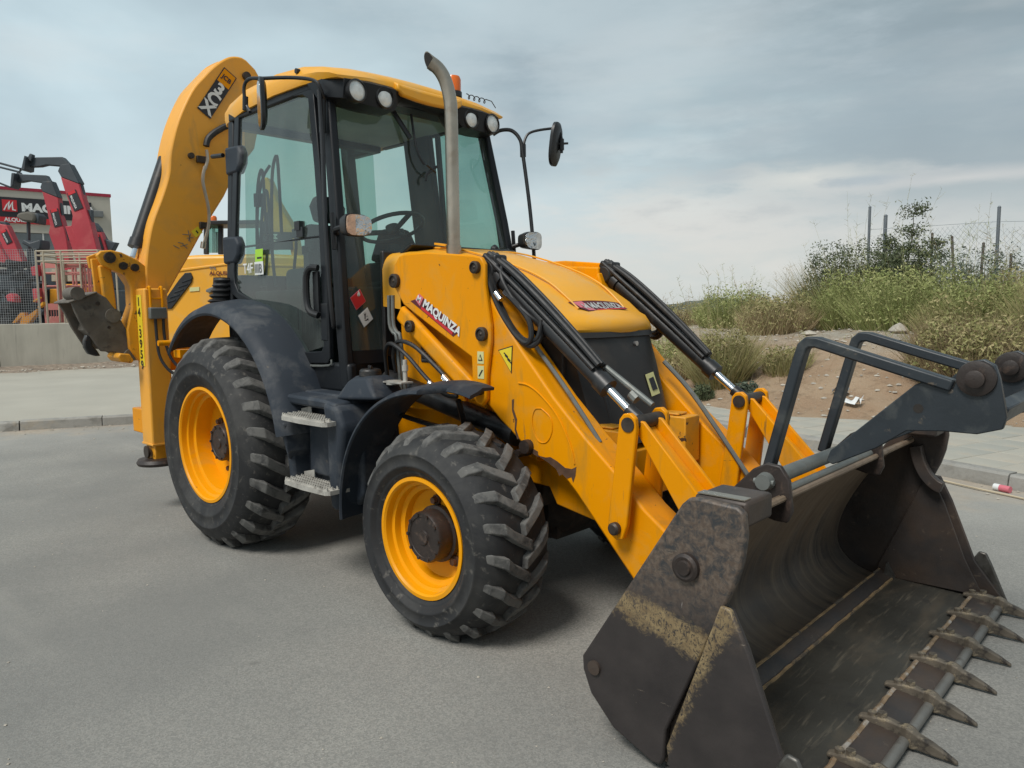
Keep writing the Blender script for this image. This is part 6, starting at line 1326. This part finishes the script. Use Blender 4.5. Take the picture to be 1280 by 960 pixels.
# red boom lifts
M_red = pm('faded_red_paint', (.42,.035,.05), .5, var=.12, vs=.8, patches=[((.50,.12,.11), 1.2, .5, .8)])
M_dkm = pm('dark_machine_steel', (.035,.045,.055), .55, var=.2, vs=2, patches=[((.10,.09,.08), 3, .6, .8)])
M_dust = pm('dusty_brown_cover', (.13,.12,.10), .85, var=.2, vs=1.5)
def lift(d, label, booms, joints, labels=(), rails=(), base_px=None):
    c = far(base_px, 390, d); t = thing('boom_lift', label, 'boom lift', (0,0,0), 0, 'red boom lifts in the yard')
    mb = MB(); bx3(mb, (c.x,c.y,1.62), 1.7, 2.6, .75); bx3(mb, (c.x+RH.x*.2,c.y+RH.y*.2,2.372), 1.1, 1.2, .62); mb.build('carrier', M_dkm, t, bevel=.05)
    for sx_ in (-.75, .75):
        w = Vector((c.x, c.y, 1.26+.42))+RH*sx_-FH*1.15; q = MB(); q.lathe([(.16,-.15),(.38,-.15),(.42,-.1),(.42,.1),(.38,.15),(.16,.15)], (0,0,0), n=24, closed=True); o = q.build('tyre', M_rub, t); o.location = w; o.rotation_euler = (0,0,math.atan2(RH.y,RH.x))
    for px, th, o_ in booms: slab(px, d+o_, th*.55).build('boom_section', M_red, t, bevel=.02)
    for px, th, o_ in joints: slab(px, d+o_, th*.55).build('joint', M_dkm, t, bevel=.02)
    for a, b, w_ in labels:
        P0, P1 = far(*a, d-.012), far(*b, d-.012); dn = (P1-P0).normalized(); sd_ = dn.cross(FH).normalized(); Lh = (P1-P0).length
        MB().loft([[P0-sd_*w_, P0+sd_*w_, P1+sd_*w_, P1-sd_*w_], [P0-sd_*w_-FH*.01, P0+sd_*w_-FH*.01, P1+sd_*w_-FH*.01, P1-sd_*w_-FH*.01]]).build('boom_label', M_blkv, t, smooth=0)
        xd = dn; yd_ = -sd_ if (-sd_).z > sd_.z or True else sd_
        ud = xd.cross(-FH)*-1
        text('MAQUINZA', P0+xd*Lh*.20+(-FH)*.014-ud*w_*.6, xd, ud, Lh*.155, M_whi, t, bold=.02, sx=.85)
        S0 = P0-FH*.012; MB().loft([[S0-sd_*w_*.8, S0+sd_*w_*.8, S0+sd_*w_*.8+dn*Lh*.16, S0-sd_*w_*.8+dn*Lh*.16], [q_-FH*.006 for q_ in (S0-sd_*w_*.8, S0+sd_*w_*.8, S0+sd_*w_*.8+dn*Lh*.16, S0-sd_*w_*.8+dn*Lh*.16)]]).build('label_logo', M_redv, t, smooth=0)
    for pts in rails:
        mb = MB(); mb.tube([far(x, y, dd) for x, y, dd in pts], .035, 6, 1); mb.build('rail', M_dkm, t)
    return t
lift(24.5, 'largest red boom lift, its arm tallest in front of the cream building',
     [([(75.6,221),(98,229),(104,250),(112.5,277.5),(121,312),(126,335),(104,335),(97,312),(89,282),(90.6,270),(86,252.5),(80,236)], .55, 0), ([(81,283),(89,282),(103,318),(106,335),(96,330)], .35, .1)],
     [([(99,229),(101.5,231),(108,262),(114,262),(114.5,278),(124,316),(121,312),(112.8,277),(104.3,250)], .3, .1), ([(72,214),(75,206),(86,204),(91,213),(99,228),(98,229.5),(76,221),(74.5,218)], .6, -.02),
      ([(32.5,206),(33,199),(40,197),(45,196.5),(77.5,196),(83,202),(86,205),(75,207.5),(57.5,206),(49,208),(36,208.5)], .4, .05), ([(30,194),(32,197),(31,212),(26,213),(26.5,210)], .9, -.2), ([(33,199),(37,191.5),(40.5,193),(38.5,202)], .3, -.05)],
     [((89,239),(98.5,262),.16)], [[(-90,196,24.3),(0,204,24.4),(25.6,211,24.4)], [(-90,199,25),(0,209,25),(24,215,24.8),(30,208,24.6)]], 112)
lift(26.0, 'red boom lift with the lower arm, left of the tallest one',
     [([(52.5,239),(72.5,247),(74,265),(78,277.5),(83,299),(86,322),(90,340),(72,340),(67.5,310),(60.6,291),(62.5,282),(59,265)], .5, 0)],
     [([(73,247),(75.5,256),(77,270),(83,290),(85,300),(84,305),(78,277),(74.5,265)], .3, .08), ([(50,234),(52.5,227),(64,226),(67,233),(72.5,247),(60,242),(52.5,239)], .55, -.02), ([(19,227),(19,217.5),(22,214),(25,217.5),(57.5,219),(61,225),(64,227),(52,228.5),(35,226),(24,228)], .38, .05), ([(14,216),(18,216),(16,232),(12.5,235),(13,226)], .8, -.2)],
     [((67.3,261.5),(73,283),.14)], [[(-90,210,26),(0,229,26),(12.5,234,26)]], 80)
lift(23.5, 'red boom lift cut by the left edge of the photograph',
     [([(-8,279),(7.5,281),(18,303),(29,328),(17,331),(8,318),(-8,286)], .5, 0), ([(-8,300),(0,309),(14,331),(6,334),(-8,318)], .4, .3)],
     [([(-8,276),(6,277),(8.5,282),(31,328),(29,329),(6.5,282)], .4, .1)], [((4,288),(12,304),.10)], (), 5)
lift(27.5, 'small red boom lift furthest right, beside the end of the building',
     [([(118,288),(126,289),(133,311),(138,330),(128,330),(122,310)], .45, 0)], [([(114,279),(118,278),(124,285),(126,290),(117,289)], .45, -.02), ([(126,290),(131,299),(138,302),(145,303),(143,307),(140,313),(134,313)], .5, .1)], [((121,294),(127,312),.10)], (), 133)
mb = slab([(19,271),(22,266),(34,264),(41,267),(43.5,273),(41,278),(28,276.5)], 23.0, .5); o = mb.build('work_basket', M_dust, smooth=30, bevel=.06); tag(o, 'dusty brown canopy hanging in front of the building sign', 'canopy')
q = slab([(41,268),(46,266),(49,270),(48,280),(42,279)], 23.1, .4); q.build('canopy_bracket', M_dkm, o, bevel=.03)
q = slab([(33,270),(35,270),(36,390),(34,390)], 23.3, .12); q.build('canopy_mast', M_dkm, o)
t = thing('parked_crane', 'dark folded crane arm low in front of the office windows', 'crane')
slab([(26,304),(29,299),(37,303),(50,299),(51,305),(50,312),(42,314),(36,309)], 22.8, .5).build('crane_arm', M_dkm, t, bevel=.04); slab([(38,305),(43,305),(44,392),(37,392)], 22.9, .3).build('crane_mast', M_dkm, t, bevel=.03)

# jumble of dark machinery behind the mesh, with one red and one orange piece
t = thing('dark_machinery', 'dark machine parts crowded behind the wire mesh at far left', 'machinery')
random.seed(11)
for k in range(46):
    x = random.uniform(-6,50); y = random.uniform(328,398); w_ = random.uniform(2,8); h_ = random.uniform(2,7); a = random.random()*PI
    pts = [(x+w_*math.cos(a+b)*k_, y+h_*math.sin(a+b)*k_) for b, k_ in ((.5,1),(2.4,1),(3.7,.9),(5.6,1.1))]
    slab(pts, random.uniform(21.4,22.6), random.uniform(.1,.5)).build('machine_part', random.choice((M_dkm, M_blk, M_blk, M_rub)), t, bevel=.015)
bx3(MB(), far(22,390,22.9)*1.0 - UZ*(far(22,390,22.9).z-1.27), 1.5, .6, 1.35).build('machine_body', M_dkm, t, bevel=.04)
slab([(38,334),(46,331),(48,344),(40,345)], 21.3, .3).build('red_cover', M_red, t, bevel=.02); slab([(40,361),(47,360),(48,378),(42,378)], 21.3, .3).build('red_cover', M_red, t, bevel=.02); slab([(6,370),(12,366),(17,370),(19,378),(9,377)], 21.2, .3).build('red_cover', M_red, t, bevel=.03)
t = thing('orange_linkage', 'bent orange steel arms just above the concrete wall at left', 'machinery')
slab([(14.5,404),(25,391),(30,390.5),(31,396),(35,394),(46,386),(46,391),(36,404),(31,405.5),(24,405.5),(27,396),(19,404)], 20.9, .18).build('arm', pm('orange_paint', (.62,.25,.02), .5, var=.15), t, bevel=.01)
slab([(41,376),(49,371),(50,372.5),(42,377.5)], 20.9, .1).build('rod', M_yelworn, t); slab([(46,384),(53,377),(54,381),(49,385)], 20.95, .15).build('arm', M_yelworn, t, bevel=.01)

# wire mesh fence on the wall, and the pink and beige platform cages
t = thing('mesh_fence', 'fine welded wire mesh fence standing on the concrete wall at far left', 'fence')
M_pk = pm('faded_pink_paint', (.48,.17,.15), .65, var=.15, vs=1.5, patches=[((.42,.36,.27), 2, .55, .75)])
M_bg = pm('beige_frame_paint', (.42,.36,.27), .65, var=.12, vs=2, patches=[((.40,.20,.15), 2, .6, .8)])
fa, fb = far(-70, 405, 20.3), far(52, 405, 20.0); fa.z = fb.z = 1.30; Hm = far(25,313,20.2).z-1.30
mb = MB(); n_ = 42
for i in range(n_+1): p = fa.lerp(fb, i/n_); mb.cyl(p, p+UZ*Hm, .0045, n=3)
mb.build('vertical_wires', M_wire, t, smooth=0, fix=False)['kind'] = 'stuff'
mb = MB()
for k in range(32): mb.cyl(fa+UZ*Hm*k/31, fb+UZ*Hm*k/31, .0045, n=3)
mb.build('horizontal_wires', M_wire, t, smooth=0, fix=False)['kind'] = 'stuff'
for u in (0, .52): 
    p = fa.lerp(fb, u); mb = MB(); mb.cyl(p, p+UZ*(Hm+.03), .022, n=8); mb.build('fence_post', M_galv, t)
def cage(x0, x1, yt, yb, d, dep, mt, label, rails, posts, r=.026):
    t = thing('platform_cage', label, 'cage', (0,0,0), 0, 'access platform cages')
    P00, P11 = far(x0, yb, d), far(x1, yt, d); w_ = (P11-P00).dot(RH); z0, z1 = P00.z, P11.z; c0 = Vector((P00.x, P00.y, 0))
    for back in (0, 1):
        for u in posts: b = c0+RH*w_*u+FH*dep*back; MB().cyl(b+UZ*z0, b+UZ*z1, r, n=8).build('cage_post', mt, t)
        for v_ in rails: b = c0+FH*dep*back+UZ*(z0+(z1-z0)*v_); MB().cyl(b, b+RH*w_, r*.8, n=8).build('cage_rail', mt, t)
    for u in (0, 1):
        for v_ in rails: b = c0+RH*w_*u+UZ*(z0+(z1-z0)*v_); MB().cyl(b, b+FH*dep, r*.8, n=8).build('cage_rail', mt, t)
    return t, c0, w_, z0, z1
cg, c0, w_, z0, z1 = cage(51, 127, 313.5, 405, 20.6, .9, M_bg, 'beige tubular platform cage standing on the wall beside the pink one', (0,.86,.94,1), (0,.12,.40,1))
cg, c0, w_, z0, z1 = cage(58, 121, 329, 404, 21.6, .8, M_pk, 'faded pink platform cage with lattice sides behind the beige frame', (.02,.10,.62,.84,1), (0,.27,.33,.75,.82,.90,1), .032)
for (u0, u1, v0, v1) in ((0,.62,0,.10),(0,.60,.22,.33),(.05,.8,.92,1.0),(.27,.36,.1,1)):
    q = MB(); b = c0+RH*w_*u0+UZ*(z0+(z1-z0)*v0)-FH*.02; b2 = RH*w_*(u1-u0); h_ = UZ*(z1-z0)*(v1-v0); q.loft([[b,b+b2,b+b2+h_,b+h_],[p-FH*.03 for p in (b,b+b2,b+b2+h_,b+h_)]]); q.build('cage_panel', M_pk, cg, smooth=0)
for k in range(12): b = c0+RH*w_*(.02+.05*k)-FH*.025; MB().cyl(b+UZ*(z0+(z1-z0)*.10), b+UZ*(z0+(z1-z0)*.22), .014, n=6).build('cage_slat', M_pk, cg)
for k in range(5): b = c0+RH*w_*(.74+.05*k)-FH*.03; MB().cyl(b+UZ*(z0+(z1-z0)*.2), b+UZ*z1, .018, n=6).build('cage_slat', M_pk, cg)
t = thing('stacked_crates', 'yellow and grey stacked crates seen through the pink cage', 'crates')
for (x0, x1, y0, y1, mt) in ((62,75,361,382,M_yelworn),(80,110,355,368,M_yelworn),(64,76,337,352,M_bg),(84,106,337,352,M_bg),(82,108,370,398,M_dkm),(62,75,384,400,M_dkm)):
    slab([(x0,y1),(x1,y1),(x1,y0),(x0,y0)], 22.9, .4).build('crate', mt, t, bevel=.02)

# second yellow loader parked close behind
D2 = 9.6
l2 = thing('yellow_loader', 'second yellow loader with slanting dark vent parked close behind the backhoe', 'loader')
q = slab([(196,334),(206,324),(222,320),(245,318.5),(330,317),(400,320),(402,430),(330,445),(196,440)], D2, 1.1); q.build('engine_cover', M_yel2, l2, bevel=.05, seg=3)
slab([(196,346),(225,336),(280,329),(380,331),(380,334),(280,332),(225,339.5),(196,350)], D2-.012, .05).build('cover_crease', M_yel2, l2, bevel=.008)
slab([(231,341),(238,340.5),(240.5,346),(239,353),(214,386),(205,386),(204,377),(224,349)], D2-.02, .06).build('vent_panel', M_blk, l2, bevel=.006)
for k in range(5):
    x = 212+5*k; y = 376-6.5*k; slab([(x-5,y+2),(x+7,y-2),(x+7,y-1),(x-5,y+3)], D2-.03, .03).build('vent_slat', M_plas, l2)
text('976', far(262,337,D2-.012), RH, UZ, .055, M_ghost, l2); text('ALQUILER', far(262,344,D2-.012), RH, UZ, .07, M_maroon, l2, bold=.03)
slab([(237,359.5),(249,358.5),(249,363.5),(237,364.5)], D2-.01, .02).build('sticker', M_palev, l2)
slab([(257,362),(268,357),(270,361),(262,366),(257,365)], D2-.08, .1).build('latch', M_pipe, l2, bevel=.01)
q = MB()
for x in (258,276,330): 
    a = far(x,318,D2+.2); b = far(x,281,D2+.2); q.bar([a, b], .05, .06, side=tuple(FH))
q.bar([far(256,281,D2+.2), far(332,280,D2+.2)], .5, .05, side=tuple(FH)); q.build('cab_frame', M_blk, l2, bevel=.008)
slab([(259,316),(275,316),(275,283),(259,283)], D2+.22, .01).build('cab_glass', M_gls, l2, smooth=0)
q = MB(); q.bar([far(267,316,D2+.5), far(267,284,D2+.5)], .03, .03, side=tuple(FH)); q.bar([far(271,316,D2+.4), far(271,290,D2+.4)], .03, .025, side=tuple(FH)); q.build('cab_rail', M_lgt, l2)
c = far(267,279,D2+.3); q = MB(); q.lathe([(.055,0),(.055,.02)], (c.x,c.y,c.z), ax='z'); q.lathe([(.045,.02),(.045,.075),(.03,.095),(.001,.1)], (c.x,c.y,c.z), ax='z', n=20); q.build('beacon', M_amber, l2, smooth=40)
q = slab([(326,300),(329,222),(334,221),(345,250),(352,262),(366,285),(374,330),(388,372),(376,374),(362,310),(350,300)], D2+.3, .30); ab = q.build('raised_arm', M_yel2, l2, bevel=.02)
slab([(334,290),(364,290),(366,312),(334,312)], D2+.28, .03).build('arm_panel', M_blk, l2)
pp_ = far(340,292,D2+.27); text('MAN', pp_, -UZ, RH, .10, M_whi, l2, bold=.02)
c = far(335, 440, D2+.7); bx3(MB(), (c.x, c.y, .50), 2.0, .7, .5).build('chassis', M_und, l2, bevel=.03)
for x in (285, 395):
    c = far(x, 448, D2+.1); c.z = .55; q = MB(); q.lathe([(.25,-.18),(.50,-.18),(.55,-.10),(.55,.10),(.50,.18),(.25,.18)], (0,0,0), n=36, closed=True); q.lathe([(.001,-.1),(.26,-.14),(.26,.14)], (0,0,0), n=36)
    o = q.build('wheel', M_lug, l2, smooth=40); o.location = c; o.rotation_euler = (0,0,math.atan2(RH.y,RH.x))
